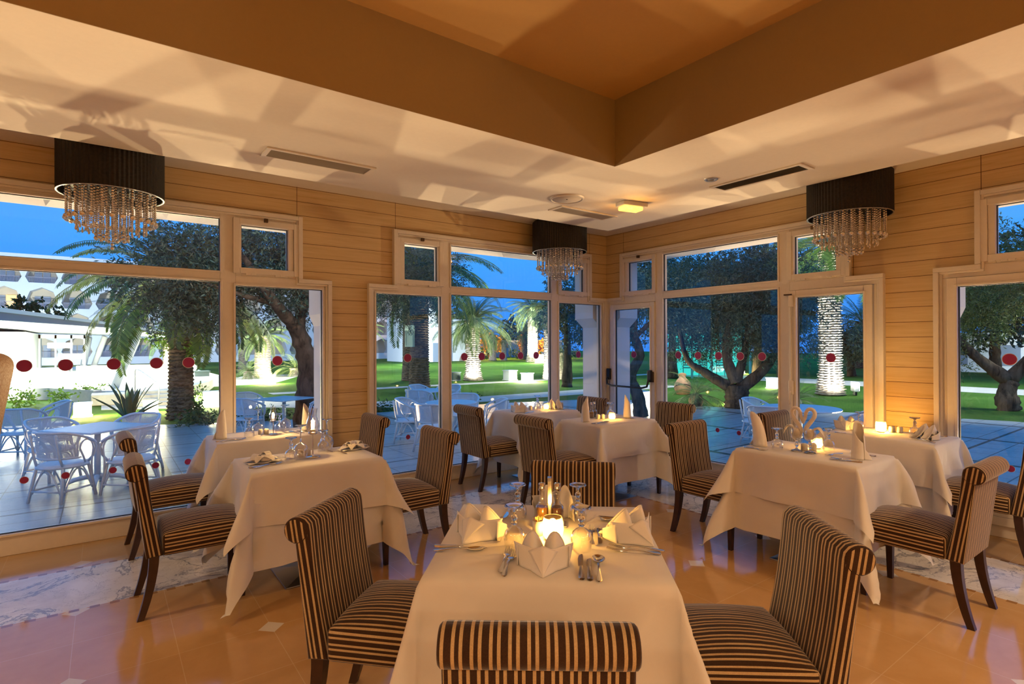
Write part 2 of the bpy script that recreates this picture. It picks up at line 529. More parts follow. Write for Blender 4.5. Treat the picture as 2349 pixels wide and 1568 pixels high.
M = {}
M['siding'] = mat_siding()
M['floor'] = mat_floor()
M['stripe'] = mat_fabric_stripe()
M['cloth'] = mat_linen('white_table_linen')
M['napkin'] = mat_linen('white_napkin_linen', (0.88, 0.83, 0.77), 0.0)
M['pane'] = mat_pane()
M['glass'] = mat_thin_glass('clear_drinking_glass')
M['solidglass'] = simple('solid_stem_glass', (1, 1, 1), 0.0, Transmission_Weight=1.0, IOR=1.45)
M['cglass'] = mat_thin_glass('candle_glass', (1.0, 0.93, 0.74), 0.10, 0.7, 0.05)
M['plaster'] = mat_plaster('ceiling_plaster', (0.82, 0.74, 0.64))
M['coffer'] = mat_plaster('shaded_coffer_plaster', (0.40, 0.31, 0.17))  # shade and green bounce on the coffer sides put into the colour
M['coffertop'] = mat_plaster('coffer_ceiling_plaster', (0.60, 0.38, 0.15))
M['hallwall'] = mat_plaster('hall_wall_paint', (0.62, 0.42, 0.22))
M['stucco'] = mat_plaster('white_outdoor_stucco', (0.80, 0.80, 0.80), 0.9)
M['terrace'] = mat_terrace()
M['grass'] = mat_grass()
M['frame'] = simple('white_window_profile', (0.80, 0.73, 0.64), 0.35, nscale=25, namt=0.03)
M['gasket'] = simple('black_rubber_gasket', (0.015, 0.015, 0.018), 0.6)
M['wood'] = simple('dark_stained_leg_wood', (0.040, 0.016, 0.010), 0.35, nscale=30, namt=0.3)
M['blackmetal'] = simple('black_metal', (0.02, 0.02, 0.022), 0.4, 0.3)
M['bronze'] = simple('dark_bronze_metal', (0.10, 0.06, 0.03), 0.4, 0.8)
M['chrome'] = simple('polished_steel', (0.75, 0.73, 0.70), 0.14, 1.0)
M['brushed'] = simple('brushed_steel', (0.42, 0.41, 0.40), 0.35, 1.0)
M['cutlery'] = simple('cutlery_steel', (0.72, 0.68, 0.62), 0.16, 1.0)
M['crystal'] = simple('champagne_crystal', (0.82, 0.74, 0.60), 0.10, 0.85)
M['sticker'] = simple('magenta_sticker_film', (0.30, 0.018, 0.115), 0.5)
M['stickerrim'] = simple('white_sticker_rim', (0.75, 0.72, 0.74), 0.5)
M['rattan'] = simple('white_lacquered_rattan', (0.72, 0.74, 0.76), 0.4, nscale=18, namt=0.06)
M['whitepaint'] = simple('white_outdoor_paint', (0.80, 0.80, 0.78), 0.5)

# ------------------------------------------------------------------ the room shell
ZS, ZR, ZC, GAP = 3.044, 3.17, 3.587, 0.72
XB = -10.5
fl = MB().box(XB, XB, -0.20, 0.0, 0.0, 0.0).obj('floor', M['floor']); tag(fl, kind='structure')

def wl(s, n, z): return (s, -n, z)        # point of the left window wall, n metres into the room
def wr(s, n, z): return (-n, s, z)        # the same on the right window wall

def wbox(mb, f, s0, s1, z0, z1, n0, n1, mi=0):
    a = f(s0, n0, z0); b = f(s1, n1, z1)
    return mb.box(*a, *b, mi)

def build_wall(name, f, wins):
    mb = MB()
    top = ZR+0.05
    edge = -0.02 if f is wr else 0.0
    for (a, b) in wins:                    # a is nearer the corner, b further from it (a > b)
        wbox(mb, f, b, b+0.29, 2.25, 2.865, -0.12, 0)
        wbox(mb, f, a-0.29, a, 2.25, 2.865, -0.12, 0)
        wbox(mb, f, b, a, 2.865, top, -0.12, 0)
    cur = 0.0
    for (a, b) in wins:
        wbox(mb, f, a, cur, 0, top, -0.12, 0)
        cur = b
    wbox(mb, f, XB, cur, 0, top, -0.12, 0)
    o = mb.obj(name, M['siding']); tag(o, kind='structure')
    return o
WL = [(-0.057, -3.656), (-4.049, -7.65)]
WR = [(-0.015, -3.595), (-3.980, -7.58)]
build_wall('wall_left', wl, WL)
build_wall('wall_right', wr, WR)
o = MB().box(XB-0.12, XB, 0, XB, 0.0, ZC+0.1).box(XB, XB-0.12, 0, 0.0, XB, ZC+0.1).obj('wall_back', M['hallwall'])
tag(o, kind='structure')

# ceiling: raised strip along the windows, lower soffit, deep coffer
CX = -2.563
mb = MB()
CB = -8.6
mb.box(XB, -GAP, ZR, 0.0, 0.0, ZR+0.10)
mb.box(-GAP, XB, ZR, 0.0, -GAP, ZR+0.10)
mb.box(XB, CX, ZS, -GAP, -GAP, ZR+0.10)
mb.box(CX, XB, ZS, -GAP, CX, ZR+0.10)
mb.box(XB, XB, ZS, CB, CX, ZR+0.10)
mb.box(CB, XB, ZS, CX, CB, ZR+0.10)
ce = mb.obj('ceiling', M['plaster']); tag(ce, kind='structure')
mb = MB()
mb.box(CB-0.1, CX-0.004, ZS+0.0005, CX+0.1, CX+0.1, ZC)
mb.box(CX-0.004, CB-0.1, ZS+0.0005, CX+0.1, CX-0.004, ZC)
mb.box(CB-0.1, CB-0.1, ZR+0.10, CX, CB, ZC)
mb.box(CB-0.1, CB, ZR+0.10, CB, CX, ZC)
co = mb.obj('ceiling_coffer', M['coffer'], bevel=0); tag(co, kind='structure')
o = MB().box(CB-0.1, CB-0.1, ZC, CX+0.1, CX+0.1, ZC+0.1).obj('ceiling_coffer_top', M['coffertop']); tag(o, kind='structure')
# roof slab, so that daylight only comes in by the windows
o = MB().box(XB-0.12, XB-0.12, ZC+0.12, 0.55, 0.55, ZC+0.3).obj('roof_slab', M['stucco']); tag(o, kind='structure')

# ------------------------------------------------------------------ windows
def disc(mb, f, s, n, z, r, mi, n_=28, th=0.0012):
    vs = []
    for nn in (n, n+th):
        vs += [f(s+r*math.cos(2*PI*k/n_), nn, z+r*math.sin(2*PI*k/n_)) for k in range(n_)]
    fs = [tuple(range(n_)), tuple(range(n_, 2*n_))[::-1]]
    fs += [(k, (k+1) % n_, n_+(k+1) % n_, n_+k) for k in range(n_)]
    mb.add(vs, fs, mi)

def sticker(f, s, z, r, parent):
    mb = MB()
    disc(mb, f, s, -0.010, z, r, 1, th=0.0008)
    disc(mb, f, s, -0.010, z, r*0.92, 0, th=0.0016)
    return mb.obj('dot_sticker', [M['sticker'], M['stickerrim']], parent)

def pane(f, s0, s1, z0, z1, parent):
    mb = MB(); wbox(mb, f, s0-0.012, s1+0.012, z0-0.012, z1+0.012, -0.022, -0.014)
    o_ = mb.obj('pane', M['pane'], parent)
    g = MB()
    for a, b, c, d in ((s0, s0+0.006, z0, z1), (s1-0.006, s1, z0, z1), (s0, s1, z0, z0+0.006), (s0, s1, z1-0.006, z1)):
        wbox(g, f, a, b, c, d, -0.016, 0.004)
    g.obj('gasket', M['gasket'], o_)
    return o_

def ring(mb, f, s0, s1, z0, z1, w, n0, n1):
    wbox(mb, f, s0, s0+w, z0, z1, n0, n1); wbox(mb, f, s1-w, s1, z0, z1, n0, n1)
    wbox(mb, f, s0+w, s1-w, z0, z0+w, n0, n1); wbox(mb, f, s0+w, s1-w, z1-w, z1, n0, n1)

def window(name, f, a, b, doors=()):
    """a: end nearest the room corner, b: far end (b<a). s(u) counts from a."""
    Lw = a-b
    s = lambda u: a-u
    root_mb = MB()
    B = lambda mb, u0, u1, z0, z1, n0=-0.06, n1=0.022: wbox(mb, f, s(u1), s(u0), z0, z1, n0, n1)
    mb = root_mb
    for flip in (0, 1):
        U = (lambda u: u) if not flip else (lambda u: Lw-u)
        def BB(u0, u1, z0, z1, n0=-0.06, n1=0.022):
            q0, q1 = sorted((U(u0), U(u1)))
            B(mb, q0, q1, z0, z1, n0, n1)
        BB(0, 0.09, 0.0, 2.155)
        BB(0, 0.893, 2.155, 2.25)
        BB(0.29, 0.425, 2.25, 2.765)
        BB(0.893, 1.022, 0.0, 2.865)
        BB(0.842, 0.893, 2.25, 2.765)
        BB(0.425, 0.842, 2.25, 2.31); BB(0.425, 0.842, 2.725, 2.765)
        BB(0.29, 0.893, 2.765, 2.865)
        BB(0.09, 0.893, 0.0, 0.165)
        # raised architrave following the stepped outline
        for q in ((0, 0.04, 0, 2.209), (0, 0.33, 2.21, 2.25), (0.29, 0.33, 2.251, 2.865)):
            BB(*q, 0.022, 0.055)
        for q in ((0.04, 0.06, 0, 2.19), (0.04, 0.35, 2.19, 2.21), (0.33, 0.35, 2.21, 2.845)):
            BB(*q, 0.022, 0.038)
    B(mb, 1.022, Lw-1.022, 2.185, 2.28); B(mb, 1.022, Lw-1.022, 2.765, 2.865); B(mb, 1.022, Lw-1.022, 0.0, 0.165)
    B(mb, 0.33, Lw-0.33, 2.825, 2.865, 0.022, 0.055); B(mb, 0.35, Lw-0.35, 2.805, 2.825, 0.022, 0.038)
    B(mb, 0.04, Lw-0.04, 0.145, 0.165, 0.022, 0.036)
    # glazing beads
    for u0, u1, z0, z1 in ((1.022, Lw-1.022, 2.28, 2.765), (1.022, Lw-1.022, 0.165, 2.185)):
        ring(mb, f, s(u1)-0.018, s(u0)+0.018, z0-0.018, z1+0.018, 0.018, 0.022, 0.034)
    w = mb.obj(name, M['frame'], bevel=0.004, seg=2)
    tag(w, kind='structure')
    pane(f, s(Lw-1.022), s(1.022), 2.28, 2.765, w)
    pane(f, s(Lw-1.022), s(1.022), 0.165, 2.185, w)
    for flip in (0, 1):
        U = (lambda u: u) if not flip else (lambda u: Lw-u)
        u0, u1 = sorted((U(0.425), U(0.842)))
        v = MB()
        q0, q1 = sorted((U(0.318), U(0.915)))
        ring(v, f, s(q1), s(q0), 2.268, 2.785, 0.055, 0.024, 0.046)
        ring(v, f, s(u1)-0.05, s(u0)+0.05, 2.262, 2.773, 0.048, 0.024, 0.036)
        vs = v.obj('vent_sash', M['frame'], w, bevel=0.004)
        pane(f, s(u1), s(u0), 2.31, 2.725, vs)
        um = 0.5*(u0+u1)
        l = MB(); wbox(l, f, s(um)-0.016, s(um)+0.016, 2.765, 2.80, 0.046, 0.075)
        l.obj('vent_latch', M['bronze'], vs)
        for du in (-0.13, 0.13):
            h = MB(); wbox(h, f, s(um+du)-0.045, s(um+du)-0.001, 2.255, 2.272, 0.030, 0.052); wbox(h, f, s(um+du)+0.001, s(um+du)+0.045, 2.255, 2.272, 0.030, 0.052)
            h.obj('vent_hinge', M['frame'], vs)
        if flip not in doors:
            p0, p1 = sorted((U(0.09), U(0.893)))
            r_ = MB(); ring(r_, f, s(p1)-0.018, s(p0)+0.018, 0.147, 2.173, 0.018, 0.022, 0.034)
            r_.obj('glazing_bead', M['frame'], w)
            pane(f, s(p1), s(p0), 0.165, 2.155, w)
    return w, s

def door(name, f, s, u0, u1, ztop=2.152):
    """a glazed leaf with a broad profile between u0 and u1"""
    d = MB()
    ring(d, f, s(u1), s(u0), 0.10, ztop, 0.072, -0.03, 0.045)
    wbox(d, f, s(u1)+0.072, s(u0)-0.072, 0.172, 0.25, -0.03, 0.045)
    ring(d, f, s(u1)+0.055, s(u0)-0.055, 0.235, ztop-0.055, 0.02, 0.045, 0.054)
    o = d.obj(name, M['frame'], bevel=0.004)
    tag(o, kind='structure')
    pane(f, s(u1)+0.074, s(u0)-0.074, 0.25, ztop-0.074, o)
    return o

win1, s1 = window('window_1', wl, -4.049, -7.65)
win2, s2 = window('window_2', wl, -0.057, -3.656)
win3, s3 = window('window_3', wr, -0.015, -3.595, doors=(0, 1))
win4, s4 = window('window_4', wr, -3.980, -7.58, doors=(0,))
door1 = door('door_1', wr, s3, 0.095, 0.893)
door2 = door('door_2', wr, s3, 2.690, 3.482)
door3 = door('door_3', wr, s4, 0.095, 0.893)
for x in (-6.427, -6.177, -5.863, -5.562, -5.319, -4.566): sticker(wl, x, 1.443, 0.049, win1)
for x in (-6.428, -6.178, -5.870, -5.570, -5.325): sticker(wl, x, 0.557, 0.028, win1)
for x in (-3.179, -2.434, -2.183, -1.874, -1.582, -1.321, -0.557): sticker(wl, x, 1.445, 0.049, win2)
sticker(wl, -3.177, 0.556, 0.028, win2)
sticker(wr, -0.507, 1.443, 0.049, door1)
for y in (-1.248, -1.54, -1.825, -2.107, -2.371): sticker(wr, y, 1.445, 0.049, win3)
for y in (-1.808, -2.086): sticker(wr, y, 0.552, 0.028, win3)
sticker(wr, -3.101, 1.445, 0.049, door2)
sticker(wr, -4.477, 1.457, 0.049, door3); sticker(wr, -4.48, 0.567, 0.028, door3)
# panic bar of the corner door
pb = MB()
pb.tube([wr(-0.10, 0.045, 1.13), wr(-0.10, 0.10, 1.10), wr(-0.115, 0.115, 1.02), wr(-0.20, 0.12, 1.0), wr(-0.76, 0.12, 1.0), wr(-0.835, 0.115, 1.02), wr(-0.845, 0.10, 1.09), wr(-0.845, 0.045, 1.12)], 0.014, 8)
bar = pb.obj('push_bar', M['blackmetal'], door1, smooth=True)
for y in (-0.10, -0.845):
    q = MB(); wbox(q, wr, y-0.03, y+0.03, 1.08, 1.24, 0.045, 0.085); q.obj('bar_housing', M['blackmetal'], bar, bevel=0.006)
q = MB(); wbox(q, wr, -0.90, -0.865, 1.08, 1.22, 0.045, 0.07); q.obj('lock_plate', M['bronze'], door1, bevel=0.004)
# espagnolette rod of the balcony door
q = MB(); q.tube([wr(-2.735, 0.062, 0.35), wr(-2.735, 0.062, 2.02)], 0.008, 8)
rod = q.obj('espagnolette_rod', M['frame'], door2, smooth=True)
for z0, z1 in ((1.98, 2.10), (1.05, 1.20)):
    q = MB(); wbox(q, wr, -2.758, -2.712, z0, z1, 0.045, 0.085); q.obj('rod_housing', M['frame'], rod, bevel=0.008)
q = MB(); q.tube([wr(-2.735, 0.07, 1.09), wr(-2.735, 0.10, 1.07), wr(-2.735, 0.105, 0.95)], 0.009, 8); q.obj('door_handle', M['frame'], rod, smooth=True)
q = MB(); wbox(q, wr, -2.735, -2.655, 2.105, 2.118, 0.022, 0.06); q.obj('door_stay', M['bronze'], door2)

# ------------------------------------------------------------------ outer masonry: piers, brackets, lintels
def pier(name, x0, y0, x1, y1, bx=0, by=0, wid=0.09):
    mb = MB().box(x0, y0, -0.2, x1, y1, 2.95)
    if bx:                                   # chamfered brackets along x
        for sx in (-1, 1):
            e_ = x0 if sx < 0 else x1
            mb.prism([(e_, 1.80), (e_+sx*wid, 1.92), (e_+sx*wid, 2.95), (e_, 2.95)][::sx], y0, y1, lambda p, q, a: (p, a, q))
    if by:
        for sy in (-1, 1):
            e_ = y0 if sy < 0 else y1
            mb.prism([(e_, 1.80), (e_+sy*wid, 1.92), (e_+sy*wid, 2.95), (e_, 2.95)][::-sy], x0, x1, lambda p, q, a: (a, p, q))
    o_ = mb.obj(name, M['stucco']); tag(o_, kind='structure')
pier('pier_1', -4.07, 0.12, -3.64, 0.5, bx=1, wid=0.05)
pier('pier_2', -8.1, 0.12, -7.66, 0.5, bx=1, wid=0.05)
pier('pier_3', 0.12, -4.02, 0.5, -3.56, by=1, wid=0.05)
pier('pier_4', 0.12, -8.05, 0.5, -7.6, by=1, wid=0.05)
mb = MB().box(0.0, 0.0, -0.2, 0.5, 0.5, 2.95)
mb.prism([(0, 1.84), (0, 2.95), (-0.16, 2.95), (-0.16, 1.97)], 0.12, 0.5, lambda p, q, a: (p, a, q))
mb.prism([(0, 1.84), (-0.15, 1.97), (-0.15, 2.95), (0, 2.95)], 0.12, 0.5, lambda p, q, a: (a, p, q))
o = mb.obj('pier_5', M['stucco']); tag(o, kind='structure')
mb = MB()
mb.box(XB, 0.12, 2.87, 0.5, 0.9, 3.72); mb.box(0.12, XB, 2.87, 0.9, 0.12, 3.72)
for x0, x1 in ((-3.6, -2.08), (-1.50, 0.0), (-7.6, -6.33), (-5.45, -4.05)):
    mb.prism([(x0-0.05, 2.88), (x0, 2.80), (x1, 2.80), (x1+0.05, 2.88)], 0.12, 0.5, lambda p, q, a: (p, a, q))
for y0, y1 in ((-1.45, 0.0), (-3.6, -2.4), (-5.4, -4.0)):
    mb.prism([(y0-0.05, 2.88), (y0, 2.80), (y1, 2.80), (y1+0.05, 2.88)], 0.12, 0.5, lambda p, q, a: (a, p, q))
o = mb.obj('lintel', M['stucco']); tag(o, kind='structure')

# ------------------------------------------------------------------ things on the ceiling
def vent(cx, cy, rz, label):
    t = empty('ceiling_vent', (cx, cy, ZS), rz, label, 'air vent', 'air vents in the ceiling')
    fr = MB()
    for x0, y0, x1, y1 in ((-0.42, -0.115, 0.42, -0.085), (-0.42, 0.085, 0.42, 0.115), (-0.42, -0.085, -0.385, 0.085), (0.385, -0.085, 0.42, 0.085)):
        fr.box(x0, y0, -0.012, x1, y1, 0.0)
    fr.obj('frame', M['frame'], t, bevel=0.003)
    sl = MB()
    for i in range(9):
        y = -0.078+i*0.0195
        sl.add([(-0.385, y-0.007, -0.002), (0.385, y-0.007, -0.002), (0.385, y+0.006, -0.010), (-0.385, y+0.006, -0.010),
                (-0.385, y-0.007, -0.0008), (0.385, y-0.007, -0.0008), (0.385, y+0.006, -0.0088), (-0.385, y+0.006, -0.0088)],
               [(0, 1, 2, 3), (7, 6, 5, 4), (0, 4, 5, 1), (2, 6, 7, 3)])
    sl.obj('louvre', simple('grey_louvre_metal', (0.30, 0.27, 0.22), 0.5), t)
    MB().box(-0.385, -0.085, -0.0007, 0.385, 0.085, -0.0002).obj('backing', M['gasket'], t)
vent(-4.55, -1.29, 0, 'long white ceiling vent above the left window')
vent(-1.655, -1.25, 0, 'long ceiling vent beside the round speaker near the corner')
vent(-1.31, -3.09, PI/2, 'long white ceiling vent above the right window, beside the small spotlight')
t = empty('ceiling_speaker', (-2.22, -1.60, ZS), 0, 'round white speaker grille set in the ceiling near the corner', 'speaker')
MB().lathe([(0.0001, -0.010), (0.145, -0.012), (0.147, -0.006), (0.147, 0.0)], 48).obj('grille', simple('speaker_grille', (0.66, 0.58, 0.48), 0.7), t, smooth=True)
MB().lathe([(0.150, 0.0), (0.150, -0.014), (0.156, -0.018), (0.166, -0.016), (0.172, 0.0)], 48).obj('rim', M['frame'], t, smooth=True)
MB().lathe([(0.0001, -0.014), (0.008, -0.014), (0.009, -0.010)], 12).obj('screw', M['bronze'], t)
t = empty('spotlight', (-1.615, -2.82, ZS), 0, 'small recessed round spotlight in the ceiling beside the right vent', 'spotlight')
MB().lathe([(0.034, 0.0), (0.036, -0.008), (0.052, -0.010), (0.060, 0.0)], 32).obj('rim', M['brushed'], t, smooth=True)
MB().lathe([(0.0001, -0.002), (0.034, -0.003), (0.035, 0.0)], 24).obj('lens', simple('grey_lens', (0.25, 0.26, 0.26), 0.1), t, smooth=True)
# emergency light
t = empty('emergency_light', (-1.56, -1.86, ZS), math.radians(-12), 'amber glowing emergency light box on the ceiling near the corner', 'emergency light')
MB().box(-0.15, -0.075, -0.045, 0.15, 0.075, 0.0).obj('housing', M['frame'], t, bevel=0.008)
k = NT('amber_lens'); em = k.n('ShaderNodeEmission'); em.inputs[0].default_value = (1, 0.36, 0.03, 1); em.inputs[1].default_value = 2.2
tcn = k.n('ShaderNodeTexCoord'); nz = k.noise(tcn.outputs['Object'], 30, 3, 0.6)
em2 = k.n('ShaderNodeEmission'); em2.inputs[0].default_value = (1, 0.62, 0.12, 1); em2.inputs[1].default_value = 3.0
mx = k.n('ShaderNodeMixShader'); k.lk(nz, mx.inputs[0]); k.lk(em.outputs[0], mx.inputs[1]); k.lk(em2.outputs[0], mx.inputs[2]); k.lk(mx.outputs[0], k.out.inputs[0])
AMB = k.mat
MB().box(-0.13, -0.062, -0.085, 0.10, 0.062, -0.045).obj('lens', AMB, t, bevel=0.012)
lamp('emergency_lamp', 'POINT', (-1.56, -1.86, ZS-0.14), 4, (1, 0.45, 0.08), 0.05)

# chandeliers: pleated black drum with crystal strands
def bead_strand(n_up, n_dn, end, name):
    """a string of beads hanging from z=0"""
    mb = MB(); z = -0.012
    for i in range(n_up):
        mb.ball((0, 0, z), 0.0105, 8, 6); z -= 0.0215
    for i in range(n_dn):
        mb.ball((0, 0, z), 0.0072, 7, 5); z -= 0.0155
    if end == 'ball':
        z -= 0.012; mb.ball((0, 0, z), 0.021, 10, 7)
    elif end == 'drop':
        mb.lathe([(0.0004, z+0.006), (0.004, z-0.006), (0.008, z-0.03), (0.0085, z-0.037), (0.0004, z-0.048)], 6)
    else:
        z -= 0.006; mb.ball((0, 0, z), 0.013, 8, 6); z -= 0.03; mb.ball((0, 0, z), 0.015, 8, 6)
    mb.tube([(0, 0, 0), (0, 0, z)], 0.0008, 3)
    me = mb.mesh(name, True); me.materials.append(M['crystal'])
    return me
STR = {'outer': bead_strand(5, 7, 'ball', 'strand_short'), 'mid': bead_strand(6, 9, 'drop', 'strand_mid'),
       'inner': bead_strand(6, 13, 'twin', 'strand_long'), 'core': bead_strand(7, 16, 'twin', 'strand_longest')}
def mat_pleat():
    k = NT('pleated_black_fabric')
    tcn = k.n('ShaderNodeTexCoord')
    nz = k.noise(tcn.outputs['Object'], 60, 3, 0.6)
    return k.bsdf(k.ramp(nz, [(0.3, (0.006, 0.005, 0.004)), (0.7, (0.020, 0.015, 0.010))]), 0.6, spec=0.3)
PLEAT = mat_pleat()
def chandelier(x, y, label):
    t = empty('chandelier', (x, y, ZR), 0, label, 'chandelier', 'black drum chandeliers with crystal strands')
    N = 150; R = 0.345; H = 0.405
    vs = []; fs = []
    for k in range(N):
        a = 2*PI*k/N; r = R+(0.003 if k % 2 else -0.003)
        ca, sa = math.cos(a), math.sin(a)
        for rr, z in ((r-0.012, -H), (r, -H), (r, -0.03), (r-0.02, -0.012), (0.06, -0.010)):
            vs.append((rr*ca, rr*sa, z))
    for k in range(N):
        k2 = (k+1) % N
        for j in range(4): fs.append((k*5+j, k2*5+j, k2*5+j+1, k*5+j+1))
        fs.append((k*5, k*5+3, k2*5+3, k2*5))
    MB().add(vs, fs).obj('drum_shade', PLEAT, t)
    MB().lathe([(0.338, -H-0.002), (0.347, -H-0.002), (0.349, -H), (0.347, -H+0.004), (0.338, -H+0.002), (0.338, -H-0.002)], 64).obj('shade_rim', M['brushed'], t, smooth=True)
    MB().lathe([(0.0001, 0), (0.08, 0), (0.08, -0.01), (0.02, -0.014), (0.012, -0.30), (0.0001, -0.30)], 20).obj('ceiling_mount', M['brushed'], t, smooth=True)
    MB().lathe([(0.0001, -0.365), (0.30, -0.365), (0.30, -0.358), (0.0001, -0.358)], 48).obj('strand_plate', M['blackmetal'], t)
    for rad, n, kind, ph in ((0.285, 28, 'outer', 0), (0.225, 23, 'mid', 0.1), (0.165, 18, 'mid', 0.3), (0.105, 12, 'inner', 0.2), (0.055, 7, 'inner', 0.5), (0, 1, 'core', 0)):
        for i in range(n):
            a = 2*PI*i/n+ph
            o_ = bpy.data.objects.new('crystal_strand', STR[kind]); COL.objects.link(o_); o_.parent = t
            o_.location = (rad*math.cos(a), rad*math.sin(a), -0.366)
chandelier(-5.875, -0.365, 'black drum chandelier with crystal strands at the left window, nearest the camera')
chandelier(-1.23, -0.365, 'black drum chandelier with crystal strands above the window left of the corner')
chandelier(-0.365, -3.43, 'black drum chandelier with crystal strands before the right wall siding')
# ------------------------------------------------------------------ dining chairs
def stripe_uv(me, mode):
    """lays the stripes along the piece; mode 'seat' or 'back'"""
    uv = me.uv_layers.new(name='stripe')
    for p in me.polygons:
        n = p.normal
        for li in p.loop_indices:
            co = me.vertices[me.loops[li].vertex_index].co
            if abs(n.y) > 0.72:
                if mode == 'seat': u = 0.25+(0.5-co.z)+0.003
                else: u = 0.25+(co.x+0.3+(co.z-0.36)*0.165)*1.0
            else:
                u = co.y+0.0033+(0.013 if mode == 'back' and n.x < -0.75 and co.z < 0.82 and co.x < -0.285 else 0)
            uv.data[li].uv = (u, co.z)

def chair_meshes():
    out = {}
    HW = 0.242
    # seat: crowned cushion block
    bm = bmesh.new()
    bmesh.ops.create_cube(bm, size=1.0)
    for v in bm.verts:
        v.co = Vector((v.co.x*0.485+0.0325, v.co.y*2*HW, v.co.z*0.125+0.4175))
    bmesh.ops.bevel(bm, geom=list(bm.edges), offset=0.022, segments=3, profile=0.6, affect='EDGES')
    for k in range(1, 9):
        bmesh.ops.bisect_plane(bm, geom=bm.verts[:]+bm.edges[:]+bm.faces[:], plane_co=(-0.21+0.485*k/9, 0, 0), plane_no=(1, 0, 0))
        bmesh.ops.bisect_plane(bm, geom=bm.verts[:]+bm.edges[:]+bm.faces[:], plane_co=(0, -HW+2*HW*k/9, 0), plane_no=(0, 1, 0))
    for v in bm.verts:
        if v.co.z > 0.45:
            fx = max(0, 1-((v.co.x-0.03)/0.25)**2); fy = max(0, 1-(v.co.y/HW)**2)
            v.co.z += 0.055*(fx**0.6)*(fy**0.7)
    me = bpy.data.meshes.new('seat'); bm.to_mesh(me); bm.free()
    stripe_uv(me, 'seat'); autosmooth(me, 0.9); me.materials.append(M['stripe']); out['seat'] = me
    # backrest: leaning slab
    prof = []
    n = 14
    for i in range(n+1):                         # front, bottom to top
        t = i/n; z = 0.36+t*0.50
        prof.append((-0.205-0.079*t-0.010*math.sin(PI*t), z))
    top = [( -0.335+0.052*math.cos(a), 0.862+0.052*math.sin(a)) for a in (0.5, 1.0, 1.5)]
    back = []
    for i in range(n+1):
        t = 1-i/n; z = 0.355+t*0.45
        back.append((-0.292-0.053*t, z))
    poly = prof+top+back
    HW2 = 0.240
    bm = bmesh.new()
    ring0 = [bm.verts.new((x, -HW2, z)) for x, z in poly]
    ring1 = [bm.verts.new((x, HW2, z)) for x, z in poly]
    bm.faces.new(ring0); bm.faces.new(ring1[::-1])
    m_ = len(poly)
    for i in range(m_):
        bm.faces.new((ring0[(i+1) % m_], ring0[i], ring1[i], ring1[(i+1) % m_]))
    bmesh.ops.recalc_face_normals(bm, faces=bm.faces)
    ed = [e for e in bm.edges if abs(e.verts[0].co.y-e.verts[1].co.y) < 1e-6]
    bmesh.ops.bevel(bm, geom=ed, offset=0.016, segments=3, profile=0.6, affect='EDGES')
    me = bpy.data.meshes.new('backrest'); bm.to_mesh(me); bm.free()
    stripe_uv(me, 'back'); autosmooth(me, 0.9); me.materials.append(M['stripe']); out['backrest'] = me
    # scroll roll at the top
    bm = bmesh.new()
    poly = [(-0.340+0.0535*math.cos(a), 0.861+0.0525*math.sin(a)) for a in [2*PI*i/26 for i in range(26)]]
    HW3 = 0.244
    ring0 = [bm.verts.new((x, -HW3, z)) for x, z in poly]
    ring1 = [bm.verts.new((x, HW3, z)) for x, z in poly]
    bm.faces.new(ring0); bm.faces.new(ring1[::-1])
    for i in range(26):
        bm.faces.new((ring0[(i+1) % 26], ring0[i], ring1[i], ring1[(i+1) % 26]))
    bmesh.ops.recalc_face_normals(bm, faces=bm.faces)
    ed = [e for e in bm.edges if abs(e.verts[0].co.y-e.verts[1].co.y) < 1e-6]
    bmesh.ops.bevel(bm, geom=ed, offset=0.015, segments=3, profile=0.6, affect='EDGES')
    me = bpy.data.meshes.new('back_roll'); bm.to_mesh(me); bm.free()
    stripe_uv(me, 'back')
    autosmooth(me, 0.9); me.materials.append(M['stripe']); out['roll'] = me
    # legs
    def leg(front):
        mb = MB()
        k = 7; vs = []; fs = []
        for i in range(k+1):
            t = i/k; z = 0.372*(1-t)
            if front: cx, w = 0.225-0.004*t, 0.047-0.017*t
            else: cx, w = -0.252-0.068*t**1.8, 0.052-0.017*t
            h = w/2
            vs += [(cx-h, -h, z), (cx+h, -h, z), (cx+h, h, z), (cx-h, h, z)]
        for i in range(k):
            for j in range(4):
                a = i*4+j; b = i*4+(j+1) % 4
                fs.append((a, a+4, b+4, b))
        fs += [(0, 1, 2, 3), (4*k+3, 4*k+2, 4*k+1, 4*k)]
        mb.add(vs, fs)
        me_ = mb.mesh('leg'); me_.materials.append(M['wood'])
        return me_
    out['legf'] = leg(True); out['legr'] = leg(False)
    return out
CH = chair_meshes()
def new_chair(loc, rz, label, group):
    t = empty('dining_chair', (loc[0], loc[1], 0), rz, label, 'chair', group)
    def part(n, me, par=t, loc=None):
        o_ = bpy.data.objects.new(n, me); COL.objects.link(o_); o_.parent = par
        if loc: o_.location = loc
        return o_
    part('seat', CH['seat'])
    b = part('backrest', CH['backrest']); part('back_roll', CH['roll'], b)
    for s_ in (-1, 1):
        part('leg', CH['legf'], t, (0, s_*0.208, 0)); part('leg', CH['legr'], t, (0, s_*0.208, 0))
    return t
_ch0 = None
def chair(x, y, deg, label):
    global _ch0
    lab = label
    if _ch0 is None:
        _ch0 = new_chair((x, y), math.radians(deg), lab, 'striped dining chairs')
        return _ch0
    return copy_tree(_ch0, None, (x, y, 0), math.radians(deg), lab)
FA = math.radians(-41.0)                       # the front table is turned to the room
FC = Vector((-4.44, -3.93, 0))
e1 = Vector((math.cos(FA), math.sin(FA), 0)); e2 = Vector((-math.sin(FA), math.cos(FA), 0))
def FP(a, b, z=0.0):
    p = FC+e1*a+e2*b
    return (p.x, p.y, z)
fd = math.degrees(FA)
